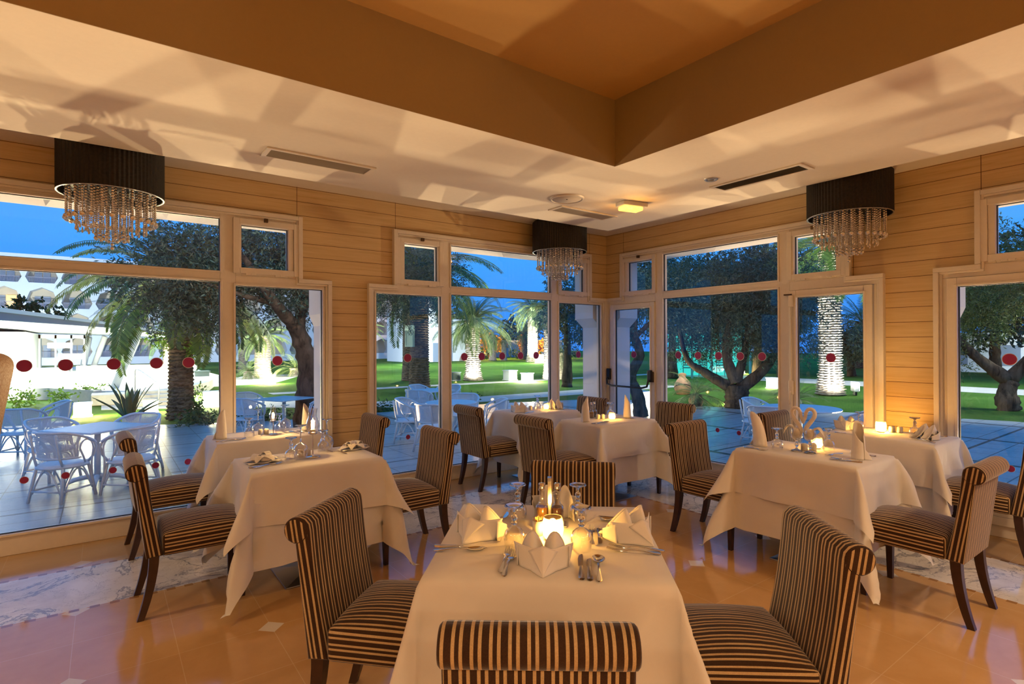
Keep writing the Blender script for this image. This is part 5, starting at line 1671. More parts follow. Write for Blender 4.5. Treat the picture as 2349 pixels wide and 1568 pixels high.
tree('olive_tree', 26.0, 7.2, [([(0, 0, 0), (0, 0.1, 1.0), (-0.2, 0.3, 2.2)], 0.24, 0.1), ([(0, 0.1, 0.6), (0.3, -0.5, 1.4)], 0.12, 0.04)],
     blob_cluster((0, 0, 2.0), (1.6, 1.8, 0.9), 20, 0.6, 16), 14000, M['olive_pale'], 'grey olive tree right of the floodlit palm', 81, (0.12, 0.2))
tree('evergreen_tree', 21.5, 8.6, [([(0, 0, 0), (0.05, 0, 1.5), (0, 0, 3.0)], 0.30, 0.15)],
     blob_cluster((0, 0, 4.2), (1.5, 1.7, 2.2), 24, 0.75, 17), 15000, M['olive_leaf'], 'tall dark tree left of the floodlit palm', 91, (0.12, 0.2), 0.2, 'tree', 'dusktrunk')
tree('evergreen_tree', 9.6, 11.5, [([(0, 0, 0), (0.05, 0, 1.2), (0, 0, 2.6)], 0.24, 0.12)],
     blob_cluster((0, 0, 3.3), (1.1, 1.1, 1.5), 18, 0.6, 18), 9000, M['olive_leaf'], 'dense dark tree left beside the corner pier', 101, (0.10, 0.17), 0.2, 'tree', 'dusktrunk')
tree('evergreen_tree', 17.5, 12.2, [([(0, 0, 0), (0.1, 0.1, 1.2), (0, 0, 2.6)], 0.3, 0.15)],
     blob_cluster((0, 0, 4.4), (2.0, 3.0, 2.2), 30, 0.9, 19), 20000, M['olive_leaf'], 'dark tree behind the crooked olive and the turquoise kiosk', 111, (0.12, 0.2), 0.2, 'tree', 'dusktrunk')
for i, (x, y, lab) in enumerate([(27.5, 14.5, 'tall dark tree line behind the broad olive, left of three'), (25.2, 12.0, 'tall dark tree line behind the broad olive, middle of three'), (26.0, 16.7, 'tall dark tree line behind the broad olive, farthest of three'), (33.5, 3.0, 'dark tree mass behind the twisted olive, left of two'), (31.5, 1.0, 'dark tree mass behind the twisted olive, right of two')]):
    tree('evergreen_tree', x, y, [([(0, 0, 0), (0.05, 0, 1.2), (0, 0, 2.6)], 0.35, 0.18)], blob_cluster((0, 0, 4.8), (2.6, 3.0, 2.6), 22, 1.2, 260+i), 9000, M['olive_leaf'], lab, 270+i, (0.2, 0.34), 0.22, 'tree', 'dusktrunk', 'dark background trees')
for i, (x, y, h, w, lab) in enumerate([(34, 62, 7.0, 4.0, 'dark round tree behind the far palms, left of three'), (44, 58, 6.2, 3.6, 'dark round tree behind the far palms, middle of three'), (53, 52, 5.6, 3.6, 'dark round tree behind the far palms, right of three')]):
    tree('evergreen_tree', x, y, [([(0, 0, 0), (0, 0, 1.5), (0, 0, 3.0)], 0.35, 0.2)], blob_cluster((0, 0, h*0.6), (w, w, h*0.36), 16, 1.3, 200+i), 5000, M['olive_leaf'], lab, 210+i, (0.3, 0.5), 0.25, 'tree', 'dusktrunk', 'far dark trees')
for i, (x, y, lab) in enumerate([(26.5, 52.5, 'amber lit bushy tree behind the far lawn, leftmost of three'), (33.0, 52.0, 'amber lit bushy tree behind the far lawn, middle of three'), (39.0, 50.0, 'amber lit bushy tree behind the far lawn, rightmost of three')]):
    tree('amber_tree', x, y, [([(0, 0, 0), (0, 0, 0.7), (0, 0, 1.2)], 0.2, 0.1)], blob_cluster((0, 0, 1.7), (2.6, 1.6, 0.9), 14, 0.7, 230+i), 3500, M['amber_leaf'], lab, 240+i, (0.2, 0.35), 0.3, 'tree', 'bark', 'amber lit trees')
lamp('street_lamp_light', 'POINT', (30, 48.5, 3.2), 3000, (1, 0.55, 0.12), 0.2)
lamp('street_lamp_light', 'POINT', (38, 47.0, 3.0), 2600, (1, 0.55, 0.12), 0.2)

def bush(name, x, y, z, ext, n, mat, label, seed, L=(0.08, 0.14), cat='bush', group=None, W=0.25):
    k_ = max(3, int(6*max(ext[0], ext[1])/max(0.3, ext[2])))
    me = quads(name, *leaf_cloud(blob_cluster((0, 0, ext[2]), ext, min(30, k_), ext[2]*0.6, seed), n, seed, L, W), mat)
    o_ = link(name, me, None, None, (x, y, z)); return tag(o_, label, cat, group)
bush('shrub', -4.15, 9.0, GZ, (0.24, 0.2, 0.12), 500, M['hedge_leaf'], 'low dark green shrub at the foot of the thick palm', 301)
bush('shrub', -3.75, 13.2, GZ, (0.28, 0.3, 0.17), 600, M['hedge_leaf'], 'green bush at the right side of the white steps', 302)
bush('shrub', -7.85, 15.6, GZ, (0.16, 0.16, 0.28), 260, M['bright_leaf'], 'small bush before the white wall, leftmost of three', 303)
bush('shrub', -7.05, 15.9, GZ, (0.24, 0.16, 0.22), 260, M['bright_leaf'], 'small bush before the white wall, middle of three', 304)
bush('shrub', -6.25, 16.6, GZ+0.05, (0.24, 0.16, 0.22), 260, M['bright_leaf'], 'small bush before the white wall, rightmost of three', 305)
bush('bright_climber', -4.75, 9.8, 1.65, (0.16, 0.2, 0.28), 500, M['bright_leaf'], 'bright green climber high on the thick palm, left side', 306, (0.06, 0.1), 'climber')
bush('bright_climber', -4.05, 9.75, 1.45, (0.20, 0.2, 0.20), 500, M['bright_leaf'], 'bright green climber on the thick palm, right side', 307, (0.06, 0.1), 'climber')
bush('hedge', -3.3, 8.55, GZ, (1.4, 0.22, 0.07), 1600, M['hedge_leaf'], 'low clipped grass hedge along the terrace by the left window', 308, (0.06, 0.1), 'hedge')
bush('hedge', 0.6, 8.45, GZ, (2.6, 0.2, 0.07), 2200, M['hedge_leaf'], 'low clipped hedge along the terrace by the middle window', 309, (0.06, 0.1), 'hedge')
bush('hedge', 34, 47.5, GZ, (12, 0.6, 0.5), 2500, M['hedge_leaf'], 'long low hedge at the end of the lawn', 310, (0.2, 0.35), 'hedge')

# ---- agave, cycad, amphora, lantern
def blade_plant(name, x, y, n, L, w, el, label, cat, mat, seed, z=GZ, curve=0.35):
    g = random.Random(seed)
    t = empty(name, (x, y, z), 0, label, cat)
    for i in range(n):
        az = 2.4*i+g.uniform(-.2, .2); e0 = g.uniform(*el); l_ = L*g.uniform(0.8, 1.1)
        mb = MB(); rows = []
        px, pz, a = 0.03, 0.02, e0
        for s_ in range(9):
            u = s_/8; ww = w*(0.55+0.9*u-1.45*u**2.4) if u < 1 else 0.001
            ca, sa = math.cos(az), math.sin(az)
            rows.append([(px*ca-q*sa*ww, px*sa+q*ca*ww, pz+abs(q)*ww*0.5) for q in (-1, -0.5, 0, 0.5, 1)])
            px += l_/8*math.cos(a); pz += l_/8*math.sin(a); a -= curve/8
        mb.grid(rows); mb.obj('leaf', mat, t, smooth=True, solid=0.012)
    return t
AGV = simple('agave_leaf', (0.055, 0.12, 0.075), 0.45, nscale=8, namt=0.2)
blade_plant('agave', -5.45, 10.0, 15, 0.95, 0.085, (0.7, 1.45), 'blue green agave with long pointed leaves behind the white chairs', 'agave', AGV, 5)
def cycad(x, y, sc, label, z=GZ):
    t = empty('cycad', (x, y, z), 0, label, 'cycad')
    MB().lathe([(0.0001, 0), (0.14*sc, 0), (0.17*sc, 0.12*sc), (0.13*sc, 0.26*sc), (0.0001, 0.28*sc)], 14).obj('trunk', M['palmbark'], t, smooth=True)
    cm, rm = CROWN['small']
    f_ = bpy.data.objects.new('fronds', cm); COL.objects.link(f_); f_.parent = t; f_.location = (0, 0, 0.26*sc); s_ = 0.42*sc; f_.scale = (s_, s_, s_)
    q = bpy.data.objects.new('rachis', rm); COL.objects.link(q); q.parent = f_
    return t
cycad(7.75, 3.95, 1.25, 'cycad with arching fronds left of the broad olive')
cycad(9.4, 1.9, 0.9, 'cycad fronds at the right foot of the broad olive')
t = empty('amphora', (10.6, 6.5, GZ+0.20), 0, 'terracotta amphora lying tilted on the lawn', 'amphora')
TERRA = simple('terracotta', (0.52, 0.27, 0.13), 0.7, nscale=14, namt=0.15)
b_ = MB().lathe([(0.0001, -0.32), (0.10, -0.31), (0.24, -0.18), (0.30, 0.0), (0.28, 0.16), (0.20, 0.30), (0.13, 0.40), (0.11, 0.48), (0.15, 0.54), (0.13, 0.54), (0.09, 0.47), (0.0001, 0.45)], 24).obj('body', TERRA, t, smooth=True)
b_.rotation_euler = (-0.35, 0.45, 0)
MB().lathe([(0.299, -0.02), (0.308, 0.0), (0.303, 0.02), (0.296, 0.0), (0.299, -0.02)], 24).obj('band', M['bronze'], b_, smooth=True)
t = empty('lantern', (3.13, 12.92, 1.50), math.radians(52), 'pale green lantern with a pointed top hanging on the thick palm trunk', 'lantern')
LAN = simple('pale_green_lantern_metal', (0.66, 0.78, 0.60), 0.5)
mb = MB()
mb.box(-0.19, -0.14, 0.0, 0.19, 0.14, 0.05)
for sx in (-1, 1):
    for sy in (-1, 1): mb.box(sx*0.19, sy*0.14, 0.05, sx*0.15, sy*0.11, 0.62)
mb.prism([(-0.20, 0.60), (0.20, 0.60), (0.08, 0.80), (-0.08, 0.80)], -0.15, 0.15, lambda p, q, a: (p, a, q))
mb.obj('frame', LAN, t)
MB().box(-0.16, -0.10, 0.05, 0.16, 0.10, 0.60).obj('pane', simple('milky_lantern_glass', (0.62, 0.74, 0.58), 0.4), t)
MB().box(-0.10, -0.148, 0.05, -0.05, -0.14, 0.60).box(0.04, -0.148, 0.05, 0.07, -0.14, 0.60).obj('glazing_bar', LAN, t)

# ---- garden light boxes
M['lit'] = emit('lit_opal_glass', (1.0, 0.93, 0.70), 7.0)
M['greybox'] = simple('grey_green_metal_box', (0.07, 0.10, 0.09), 0.6)
def light_box(x, y, s, label, e=60, col=(1, 0.86, 0.45), on=True, zr=0.0, mat=None):
    t = empty('garden_light', (x, y, GZ), zr, label, 'garden light', 'box lights on the lawn')
    MB().box(-s*0.5, -s*0.5, 0.03, s*0.5, s*0.5, s*0.92).obj('diffuser', M['lit'] if on else (mat or M['whitepaint']), t, bevel=0.01)
    MB().box(-s*0.56, -s*0.56, s*0.92, s*0.56, s*0.56, s).obj('lid', M['whitepaint'] if on else (mat or M['whitepaint']), t)
    MB().box(-s*0.56, -s*0.56, 0, s*0.56, s*0.56, 0.03).obj('foot', M['whitepaint'], t)
    if on:
        for dx, dy in ((0, -1), (1, 0), (-1, 0)):
            lamp('garden_light_lamp', 'POINT', (x+dx*s*0.8, y+dy*s*0.8, GZ+s*0.45), e*0.8, col, 0.06)
    return t
light_box(-6.37, 12.0, 0.36, 'glowing box light on the grass behind the white chairs, left window', 110, (1, 0.84, 0.30))
light_box(-4.93, 12.0, 0.32, 'glowing box light half behind the agave', 60, (1, 0.80, 0.30))
light_box(-3.35, 12.9, 0.42, 'brightest glowing box light right of the thick palm', 140, (1, 0.90, 0.50))
light_box(0.18, 21.4, 0.42, 'glowing box light by the path, seen left of the leaning olive', 150, (1, 0.86, 0.40))
light_box(10.2, 14.95, 0.42, 'glowing box light before the narrow path, middle window', 220, (1, 0.92, 0.62))
light_box(10.25, 16.4, 0.50, 'unlit white box light beside the glowing one, middle window', on=False)
light_box(7.97, 17.9, 0.42, 'grey utility box left of the floodlit palm trunk', on=False, mat=M['greybox'])
light_box(-2.3, 23.6, 0.60, 'dark green utility box on the lawn past the path', on=False, mat=M['greybox'])
light_box(6.57, 4.9, 0.42, 'glowing box light outside the corner door', 70, (1, 0.88, 0.50))
light_box(9.0, 3.5, 0.28, 'small glowing box light behind the cycad', 40, (1, 0.80, 0.40))
light_box(15.4, 5.75, 0.42, 'glowing box light on the lawn right of the broad olive', 40, (1, 0.90, 0.60))
light_box(24.0, 12.5, 0.5, 'distant glowing box light left of the floodlit palm', 90, (1, 0.85, 0.45))
light_box(26.9, 34.2, 0.8, 'glowing box light at the foot of the far floodlit palm', 250, (1, 0.95, 0.7))
t = empty('flood_lamp', (14.75, 2.55, GZ), 0.6, 'white floodlight housing on its stand right of the floodlit palm', 'floodlight')
b_ = MB().box(-0.26, -0.07, 0.12, 0.26, 0.09, 0.46).obj('housing', M['whitepaint'], t, bevel=0.03)
MB().box(-0.22, -0.085, 0.16, 0.22, -0.07, 0.42).obj('lens', M['lit'], b_)
MB().box(-0.16, -0.02, 0, 0.16, 0.04, 0.14).obj('stand', M['blackmetal'], t)

# ---- white rattan chairs and tables on the terrace
def mat_weave():
    k = NT('woven_white_rattan')
    tcn = k.n('ShaderNodeUVMap')
    sp = k.n('ShaderNodeSeparateXYZ'); k.lk(tcn.outputs[0], sp.inputs[0])
    a = k.m('LESS_THAN', k.m('FRACT', k.m('MULTIPLY', sp.outputs[0], 70)), 0.42)
    b = k.m('LESS_THAN', k.m('FRACT', k.m('MULTIPLY', sp.outputs[1], 26)), 0.42)
    hole = k.m('MULTIPLY', a, b)
    pb = k.n('ShaderNodeBsdfPrincipled'); pb.inputs['Base Color'].default_value = (0.72, 0.74, 0.77, 1); pb.inputs['Roughness'].default_value = 0.45
    tr = k.n('ShaderNodeBsdfTransparent')
    mx = k.n('ShaderNodeMixShader')
    k.lk(k.m('ADD', k.m('MULTIPLY', hole, 0.75), 0.06), mx.inputs[0]); k.lk(pb.outputs[0], mx.inputs[1]); k.lk(tr.outputs[0], mx.inputs[2])
    k.lk(mx.outputs[0], k.out.inputs[0])
    return k.mat
M['weave'] = mat_weave()
def rattan_meshes():
    D = {}
    A = math.radians
    rim = []
    for i in range(25):
        a = A(-118+236*i/24)
        q = abs(a)/A(118)
        rim.append((-0.27*math.cos(a)*1.0+(0.03 if q < .5 else 0.03), 0.31*math.sin(a), 0.80-0.155*max(0, (q-0.35)/0.65)**1.3))
    D['rim'] = MB().tube(rim, 0.017, 8)
    mid = [(-0.235*math.cos(A(-80+160*i/16))+0.02, 0.265*math.sin(A(-80+160*i/16)), 0.50) for i in range(17)]
    D['mid'] = MB().tube(mid, 0.012, 7)
    rows = []
    for i in range(21):
        a = A(-74+148*i/20); q = abs(a)/A(118)
        zt = 0.79-0.155*max(0, (q-0.35)/0.65)**1.3
        rows.append([(-(0.235+0.035*v)*math.cos(a)+0.022+0.006*v, (0.265+0.042*v)*math.sin(a), 0.50+(zt-0.50)*v) for v in [j/8 for j in range(9)]])
    me = MB().grid(rows).mesh('back_panel', True)
    uv = me.uv_layers.new(name='uv')
    for p_ in me.polygons:
        for li in p_.loop_indices:
            vi = me.loops[li].vertex_index
            uv.data[li].uv = ((vi//9)/20, (vi % 9)/8)
    D['panel'] = me
    D['seat'] = MB().lathe([(0.0001, 0.432), (0.16, 0.436), (0.215, 0.430), (0.235, 0.418), (0.238, 0.402), (0.22, 0.392), (0.0001, 0.395)], 28)
    D['sring'] = MB().tube([(0.240*math.cos(2*PI*i/28), 0.240*math.sin(2*PI*i/28), 0.398) for i in range(28)], 0.016, 7, closed=True)
    def leg(sx, sy):
        return MB().tube([(sx*0.155, sy*0.165, 0.44), (sx*0.185, sy*0.19, 0.25), (sx*0.225, sy*0.215, 0.0)], [0.016, 0.018, 0.017], 8)
    D['legs'] = [leg(sx, sy) for sx in (-1, 1) for sy in (-1, 1)]
    D['posts'] = []
    for sy in (-1, 1):
        D['posts'].append(MB().tube([(0.155, sy*0.165, 0.40), (0.17, sy*0.24, 0.50), (0.155, sy*0.285, 0.60), (0.13, sy*0.285, 0.655)], 0.014, 7))
        D['posts'].append(MB().tube([(-0.16, sy*0.17, 0.40), (-0.20, sy*0.165, 0.52), (-0.245, sy*0.16, 0.785)], 0.014, 7))
        loop = [(0.06, sy*0.235, 0.43), (0.00, sy*0.275, 0.50), (-0.06, sy*0.29, 0.62), (-0.02, sy*0.305, 0.70), (0.07, sy*0.295, 0.68), (0.13, sy*0.27, 0.58), (0.165, sy*0.215, 0.42), (0.19, sy*0.20, 0.22)]
        D['posts'].append(MB().tube([tuple(p_) for p_ in curve_pts(loop, 4)], 0.011, 6))
    D['braces'] = []
    for a0 in range(4):
        a = a0*PI/2; ca, sa = math.cos(a), math.sin(a)
        arc = [(0.205, -0.185+0.37*i/10, 0.10+0.27*math.sin(PI*i/10)) for i in range(11)]
        D['braces'].append(MB().tube([(x*ca-y*sa, x*sa+y*ca, z) for x, y, z in arc], 0.010, 6))
    D['stretch'] = MB()
    for sx, sy, ex, ey in ((-1, -1, 1, -1), (-1, 1, 1, 1), (-1, -1, -1, 1)):
        D['stretch'].tube([(sx*0.205, sy*0.205, 0.13), (ex*0.205, ey*0.205, 0.13)], 0.011, 6)
    return D
RD = rattan_meshes()
def fin(mbx, nm):
    me = mbx.mesh(nm, True); me.materials.append(M['rattan']); return me
RM = {'rim': fin(RD['rim'], 'back_rim'), 'mid': fin(RD['mid'], 'back_rail'), 'seat': fin(RD['seat'], 'seat'), 'sring': fin(RD['sring'], 'seat_rim'),
      'legs': [fin(q, 'leg') for q in RD['legs']], 'posts': [fin(q, 'arm_post') for q in RD['posts']], 'braces': [fin(q, 'brace') for q in RD['braces']], 'stretch': fin(RD['stretch'], 'stretcher')}
RD['panel'].materials.append(M['weave'])
def first_rattan():
    t = empty('rattan_chair', (0, 0, GZ), 0, 'x', 'chair', 'white rattan armchairs on the terrace')
    def part(nm, me, par=t):
        o_ = bpy.data.objects.new(nm, me); COL.objects.link(o_); o_.parent = par; return o_
    s_ = part('seat', RM['seat']); part('seat_rim', RM['sring'], s_)
    b_ = part('back_panel', RD['panel']); part('back_rim', RM['rim'], b_); part('back_rail', RM['mid'], b_)
    for me in RM['legs']: part('leg', me)
    for me in RM['posts']: part('arm_post', me)
    for me in RM['braces']: part('brace', me)
    part('stretcher', RM['stretch'])
    return t
RC = None
def rattan(x, y, deg, label):
    global RC
    if RC is None:
        RC = first_rattan(); RC.location = (x, y, GZ); RC.rotation_euler = (0, 0, math.radians(deg)); RC['label'] = label; return RC
    return copy_tree(RC, None, (x, y, GZ), math.radians(deg), label)
rattan(-6.32, 2.68, 46, 'white rattan armchair nearest the left window, its back to us')
rattan(-5.66, 2.58, 138, 'white rattan armchair right of the square terrace table, behind the striped chairs')
rattan(-6.50, 4.05, -48, 'white rattan armchair behind the square terrace table, left side')
rattan(-5.55, 3.85, 225, 'white rattan armchair behind the square terrace table, right side')
rattan(-7.00, 6.15, 60, 'white rattan armchair at the far left of the terrace, its back to us')
rattan(-6.65, 7.05, 190, 'white rattan armchair far left, just its rim showing behind another')
rattan(-3.72, 5.70, 20, 'bluish white rattan armchair left of the terrace table behind the near candles')
rattan(-2.62, 4.95, 170, 'white rattan armchair before the leaning olive trunk')
rattan(-3.55, 6.75, -60, 'white rattan armchair behind the terrace table near the olive, just its rim')
rattan(-1.48, 2.62, 22, 'white rattan armchair at the left of the middle window, back to us, nearest')
rattan(-1.42, 3.62, -40, 'white rattan armchair behind the nearest one in the middle window')
rattan(-0.25, 2.55, 150, 'white rattan armchair right of the mullion, middle window')
rattan(-0.20, 3.70, 230, 'white rattan armchair behind the terrace table, right of the mullion in the middle window')
rattan(-0.35, 5.35, 30, 'white rattan armchair of the second terrace group, left, middle window')
rattan(0.75, 5.95, 215, 'white rattan armchair of the second terrace group, right, middle window')
rattan(0.25, 6.45, -60, 'white rattan armchair of the second terrace group, rear, middle window')
rattan(3.45, -0.35, -80, 'white rattan armchair with its rim left of the balcony door mullion')
rattan(3.15, -2.10, 95, 'white rattan armchair right of the blue-tinted terrace table, outside the balcony door')
rattan(2.55, -1.05, 15, 'white rattan armchair before the blue-tinted terrace table, outside the balcony door')
def terrace_table(x, y, deg, label, half=0.41, round_=False):
    t = empty('terrace_table', (x, y, GZ), math.radians(deg), label, 'table', 'white pedestal tables on the terrace')
    if round_: MB().lathe([(0.0001, 0.712), (half, 0.712), (half+0.01, 0.724), (half, 0.736), (0.0001, 0.738)], 40).obj('tabletop', M['rattan'], t, smooth=False)
    else: MB().box(-half, -half, 0.712, half, half, 0.738).obj('tabletop', M['rattan'], t, bevel=0.012, seg=3)
    MB().tube([(0, 0, 0.07), (0, 0, 0.715)], 0.036, 14).obj('pedestal', M['rattan'], t, smooth=True)
    for k_ in range(4):
        a = k_*PI/2+PI/4
        ca, sa = math.cos(a), math.sin(a)
        f_ = MB().tube([(r_*ca, r_*sa, z_) for r_, z_ in ((0.0, 0.095), (0.12, 0.10), (0.24, 0.075), (0.34, 0.03))], [0.034, 0.032, 0.028, 0.022], 8).obj('foot', M['rattan'], t, smooth=True)
        MB().lathe([(0.0001, 0), (0.020, 0), (0.020, 0.02), (0.0001, 0.02)], 10, (0.335*ca, 0.335*sa, 0)).obj('foot_pad', M['blackmetal'], f_)
    return t
terrace_table(-6.0, 3.32, 40, 'square white terrace table nearest the left window', 0.43)
terrace_table(-7.75, 6.90, 20, 'white terrace table at the far left behind rattan chairs')
terrace_table(-3.05, 5.85, 30, 'white terrace table seen behind the candle lamps of the left tables')
terrace_table(-0.80, 3.15, 30, 'white terrace table in the middle window nearest the glass', 0.46, True)
terrace_table(0.15, 5.75, 10, 'white terrace table of the second group in the middle window')
terrace_table(3.25, -1.20, 10, 'round blue-tinted terrace table outside the balcony door', 0.60, True)

# ---- pool pavilion
WP = simple('white_pavilion_render', (0.84, 0.85, 0.82), 0.7)
RG = simple('grey_standing_seam_metal', (0.22, 0.26, 0.33), 0.45, 0.2)
STONE = simple('pale_step_stone', (0.60, 0.56, 0.50), 0.7, nscale=5, namt=0.12)
flat('pool_deck', [(-30, 19.6), (-8.7, 19.3), (-7.2, 18.6), (-5.9, 16.2), (-4.9, 15.4), (-3.6, 16.5), (-2.6, 19), (-1.5, 24), (-1.5, 42), (-30, 42)], 0.15, 0.36, simple('white_pool_deck', (0.80, 0.83, 0.78), 0.5))
t = empty('pavilion', (0, 0, 0), 0, 'white floodlit pool pavilion with a sweeping grey roof and leaning columns', 'pavilion')
mb = MB()
mb.prism([(-16, 3.05), (-8.9, 2.40), (-5.2, 2.14), (-3.4, 1.74), (-3.3, 1.78), (-5.2, 2.20), (-8.9, 2.68), (-16, 3.75)], 16.9, 17.3, lambda p, q, a: (p, a, q))
mb.obj('fascia', RG, t)
MB().prism([(-16, 3.75), (-8.9, 2.68), (-5.2, 2.20), (-3.3, 1.78), (-3.3, 1.84), (-5.2, 2.27), (-8.9, 2.82), (-16, 3.95)], 16.85, 17.5, lambda p, q, a: (p, a, q)).obj('roof_edge', WP, t)
mb = MB()
mb.add([(-16, 17.3, 3.05), (-8.9, 17.3, 2.40), (-5.2, 17.3, 2.14), (-3.4, 17.3, 1.74), (-2.2, 38, 2.05), (-5.2, 38, 2.2), (-8.9, 38, 2.3), (-16, 38, 2.6),
        (-16, 17.3, 3.7), (-8.9, 17.3, 2.62), (-5.2, 17.3, 2.2), (-3.4, 17.3, 1.78), (-2.2, 38, 2.5), (-5.2, 38, 2.7), (-8.9, 38, 2.9), (-16, 38, 3.4)],
       [(0, 7, 6, 1), (1, 6, 5, 2), (2, 5, 4, 3), (8, 9, 14, 15), (9, 10, 13, 14), (10, 11, 12, 13), (3, 4, 12, 11), (7, 15, 14, 6), (6, 14, 13, 5), (5, 13, 12, 4), (0, 8, 15, 7)])
mb.obj('soffit', WP, t)
MB().box(-20, 29, 0.15, -8.9, 37, 2.25).obj('bar_wall', WP, t)
g_ = MB()
for x in (-8.9, -8.2, -7.5, -6.9): g_.box(x, 34.9, 0.15, x+0.09, 35.1, 2.2)
g_.box(-8.9, 34.9, 2.0, -6.8, 35.1, 2.2).obj('glazed_screen', WP, t)
MB().box(-8.9, 34.96, 0.15, -6.9, 35.04, 2.0).obj('glass', M['pane'], t)
for i, (x0, y0, x1, y1, z1, r_) in enumerate([(-5.66, 17.3, -4.98, 17.2, 2.12, 0.15), (-7.0, 38, -6.7, 37.5, 2.1, 0.20), (-6.5, 37.0, -5.9, 36.5, 2.15, 0.18), (-4.9, 36.0, -4.2, 35.5, 2.1, 0.18), (-2.6, 24.0, -2.05, 23.8, 2.05, 0.14), (-2.1, 18.6, -1.6, 18.4, 1.9, 0.13)]):
    MB().tube([(x0, y0, 0.15), (x1, y1, z1)], r_*0.85, 12).obj('leaning_column', WP, t, smooth=True)
for x0, y0, x1 in ((-7.0, 27.5, -2.4), (-12.0, 25.5, -7.2)):
    MB().box(x0, y0, 0.15, x1, y0+0.4, 0.62).obj('pool_parapet', WP, t)
lamp('pavilion_soffit_light', 'AREA', (-9, 24, 2.15), 2200, (0.98, 1.0, 0.90), 5.0, (-9, 24, 0), size_y=8)
lamp('pavilion_soffit_light', 'AREA', (-5, 27, 1.95), 1000, (0.98, 1.0, 0.90), 3.0, (-5, 27, 0), size_y=10)
lamp('pavilion_wall_light', 'AREA', (-9.5, 18.0, 1.6), 1100, (0.98, 1.0, 0.90), 3.0, (-11, 30, 1.3), size_y=0.4)
lamp('pavilion_uplight', 'AREA', (-7.5, 20.5, 0.35), 800, (0.98, 1.0, 0.9), 3.0, (-8.5, 24, 3.0), size_y=1.5)
t = empty('garden_wall', (0, 0, 0), 0, 'low pale wall in front of the pool deck', 'wall')
MB().prism([(-30, 19.3), (-8.75, 19.15), (-7.25, 18.4), (-6.0, 16.05), (-6.2, 15.95), (-7.4, 18.2), (-8.8, 18.95), (-30, 19.1)], GZ, 0.19, lambda p, q, a: (p, q, a)).obj('wall_face', STONE, t)
MB().box(-6.25, 14.9, GZ, -5.35, 15.9, 0.12).obj('plinth', STONE, t, bevel=0.02)
t = empty('garden_steps', (0, 0, 0), 0, 'flight of pale stone steps beside the thick palm', 'steps')
for i in range(4):
    MB().box(-5.35+0.12*i, 13.9+0.38*i, GZ, -3.8-0.02*i, 15.6, GZ+0.088*(i+1)).obj('step', STONE, t)
t = empty('handrail', (-4.62, 14.0, GZ), 0, 'thin white handrail beside the steps', 'handrail')
MB().tube([(0, 0, 0), (0.02, 0.02, 0.55), (-0.02, 0.15, 0.68), (-0.42, 1.25, 1.02), (-0.50, 1.5, 1.04), (-0.52, 1.56, 0.98), (-0.52, 1.58, 0.30)], 0.022, 8).obj('rail', M['whitepaint'], t, smooth=True)
bush('hedge', -11.5, 40.0, 2.9, (4.2, 0.8, 0.7), 2600, M['hedge_leaf'], 'dark green hedge above the pavilion roof, before the hotel', 311, (0.25, 0.4), 'hedge')

# ---- the hotel across the garden
HT = empty('hotel_building', (0, 0, 0), 0, 'white hotel with rows of balconies and pointed openings across the garden', 'building')
KH = 1.22
HXf = lambda x: -5.926+(x+5.926)*KH
HZf = lambda z: 1.6+(z-1.6)*KH
HY_ = -5.69+(48+5.69)*KH
HW = simple('white_hotel_render', (0.80, 0.82, 0.84), 0.85)
HB = simple('beige_balcony_render', (0.62, 0.55, 0.44), 0.85)
HR = simple('grey_railing', (0.30, 0.30, 0.36), 0.6)
HD = simple('blue_grey_shutter', (0.26, 0.32, 0.42), 0.5)
mb = MB(); back = MB()
cols = 18; x_first = -12.75
for c_ in range(cols):
    for r_ in range(4):
        xa = x_first+2.06*c_; za = 0.55+1.85*r_-0.0
        xb, zb = xa+2.06, za+1.85
        xm = 0.5*(xa+xb); z0 = za+0.15; hw = 0.94
        O = [(xa, za), (xm, za), (xb, za), (xb, za+0.9), (xb, zb), (xm, zb), (xa, zb), (xa, za+0.9)]
        I = [(xm-hw*0.78, z0), (xm, z0), (xm+hw*0.78, z0), (xm+hw, z0+0.42), (xm+hw*0.70, z0+1.22), (xm, z0+1.52), (xm-hw*0.70, z0+1.22), (xm-hw, z0+0.42)]
        n_ = len(O)
        vs = [(HXf(p), HY_, HZf(q)) for p, q in O]+[(HXf(p), HY_, HZf(q)) for p, q in I]+[(HXf(p), HY_+1.6, HZf(q)) for p, q in I]
        fs = [(i, (i+1) % n_, n_+(i+1) % n_, n_+i) for i in range(n_)]+[(n_+i, n_+(i+1) % n_, 2*n_+(i+1) % n_, 2*n_+i) for i in range(n_)]
        mb.add(vs, fs)
        back.add([(HXf(p), HY_+1.6, HZf(q)) for p, q in I], [tuple(range(n_))])
mb.box(HXf(x_first), HY_, -0.3, HXf(x_first+2.06*cols), HY_+2, HZf(0.55))
mb.box(HXf(x_first), HY_, HZf(7.95), HXf(x_first+2.06*cols), HY_+9, HZf(8.33))
mb.box(HXf(x_first)-0.05, HY_-0.01, -0.3, HXf(x_first)+0.02, HY_+9, HZf(8.33))
mb.obj('facade', HW, HT)
back.obj('balcony_back', HB, HT)
LITW = emit('lit_room_window', (1.0, 0.66, 0.22), 2.2)
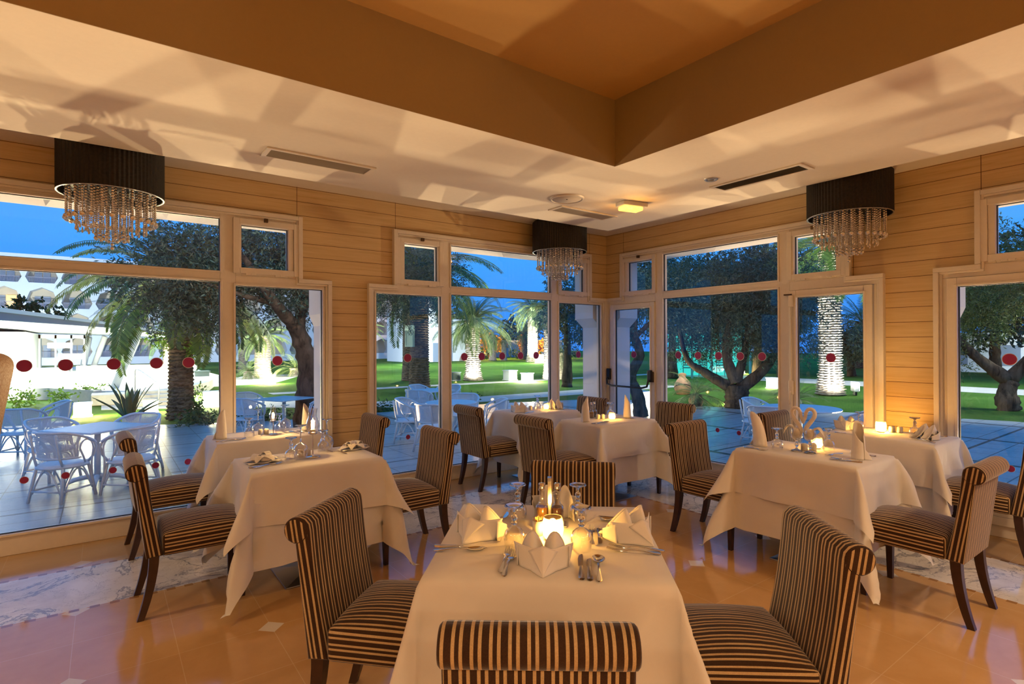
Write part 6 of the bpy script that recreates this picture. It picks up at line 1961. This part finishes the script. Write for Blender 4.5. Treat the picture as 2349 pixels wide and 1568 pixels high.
for c_ in range(7):
    for r_ in range(4):
        if c_ > 3 and r_ == 3: continue
        xm = x_first+2.06*(c_+0.5); z0 = 0.70+1.85*r_
        d = MB()
        for k_ in range(2): d.box(HXf(xm-0.50+0.5*k_), HY_+1.50, HZf(z0), HXf(xm-0.06+0.5*k_), HY_+1.55, HZf(z0+0.92))
        dd = d.obj('sliding_door', HD, HT)
        if (c_, r_) == (0, 2):
            MB().box(HXf(xm-0.03), HY_+1.42, HZf(z0), HXf(xm+0.52), HY_+1.49, HZf(z0+0.95)).obj('lit_curtain', LITW, dd)
        b = MB()
        for k_ in range(26): b.box(HXf(xm-0.80+1.6*k_/25)-0.015, HY_+0.10, HZf(z0), HXf(xm-0.80+1.6*k_/25)+0.015, HY_+0.13, HZf(z0+0.40))
        b.box(HXf(xm-0.82), HY_+0.09, HZf(z0+0.40), HXf(xm+0.82), HY_+0.14, HZf(z0+0.44))
        b.obj('railing', HR, HT)
t = empty('white_wing', (0, 0, 0), 0, 'floodlit white wing of the hotel beyond the lantern palm', 'building')
mb = MB().box(18.5, 44, -0.3, 22.6, 50, 5.2).box(22.9, 45, -0.3, 26.0, 52, 4.2)
mb.obj('walls', HW, t)
for x in (19.2, 20.8): MB().box(x, 43.95, -0.2, x+0.9, 43.99, 1.7).obj('shutter', HD, t)
lamp('facade_floodlight', 'SPOT', (14, 36, 0.3), 7000, (0.97, 1.0, 0.93), 0.3, (20.5, 45, 2.5), angle=1.3, blend=0.6)
lamp('facade_floodlight', 'SPOT', (-14, 44, 0.3), 9000, (0.95, 1.0, 1.0), 0.3, (-9, 60, 6.5), angle=1.7, blend=0.7)
lamp('facade_floodlight', 'SPOT', (-2, 40, 0.3), 5000, (0.95, 1.0, 1.0), 0.3, (1, 60, 4), angle=1.7, blend=0.7)
t = empty('blue_wall', (0, 0, 0), 0, 'bluish boundary wall at the far end of the lawn', 'wall')
MB().box(26.5, 55, -0.3, 48, 55.5, 1.9).obj('wall_face', simple('blue_boundary_render', (0.30, 0.40, 0.56), 0.8), t)
MB().box(26.3, 54.9, 1.9, 48.2, 55.6, 2.05).obj('coping', HW, t)

# ---- turquoise lit kiosk behind the broad olive, building at the right
t = empty('glass_kiosk', (19.6, 11.6, GZ), math.radians(-47), 'turquoise lit glass kiosk behind the broad olive tree', 'kiosk')
TQ = emit('turquoise_lit_interior', (0.05, 0.75, 0.68), 0.9)
TQF = simple('turquoise_frame', (0.05, 0.35, 0.36), 0.5)
MB().box(-1.9, 0.9, 0.05, 1.9, 1.0, 2.3).obj('back_wall', TQ, t)
fr = MB()
for x in (-1.95, -0.95, 0.0, 0.95, 1.85): fr.box(x, -1.05, 0, x+0.10, -0.95, 2.4)
fr.box(-1.95, -1.05, 1.65, 1.95, -0.95, 1.75).box(-1.95, -1.05, 2.3, 1.95, -0.95, 2.42)
fr.obj('frame', TQF, t)
MB().box(-2.1, -1.15, 2.42, 2.1, 1.1, 2.62).obj('roof', TQF, t)
MB().box(-1.9, -1.02, 0, 1.9, -0.98, 1.65).obj('glazing', M['pane'], t)
for x in (-1.2, -0.4, 0.5): 
    k_ = MB()
    for q in range(4): k_.box(x, 0.3, 0.45+0.14*q, x+0.45, 0.34, 0.52+0.14*q)
    k_.box(x, 0.3, 0, x+0.04, 0.34, 1.0).box(x+0.41, 0.3, 0, x+0.45, 0.34, 1.0); k_.obj('slatted_seat', TQF, t)
lamp('kiosk_lamp', 'POINT', (19.6, 11.6, 1.9), 60, (0.2, 1.0, 0.9), 0.2)
t = empty('low_building', (0, 0, 0), 0, 'long low white building far beyond the right lawn', 'building')
MB().box(36, -14, -0.3, 40, 9, 1.9).obj('walls', HW, t)
lw_ = MB()
for i in range(8): 
    MB().box(35.93, -12+2.4*i, 0.2, 35.99, -10.8+2.4*i, 1.4).obj('window', HD, t)
MB().box(35.6, -14.4, 1.9, 40.4, 9.4, 2.15).obj('roof', HW, t)
lamp('facade_floodlight', 'SPOT', (30, -2, 0.2), 2200, (0.85, 0.95, 1.0), 0.3, (36, -2, 0.8), angle=2.2, blend=0.8)
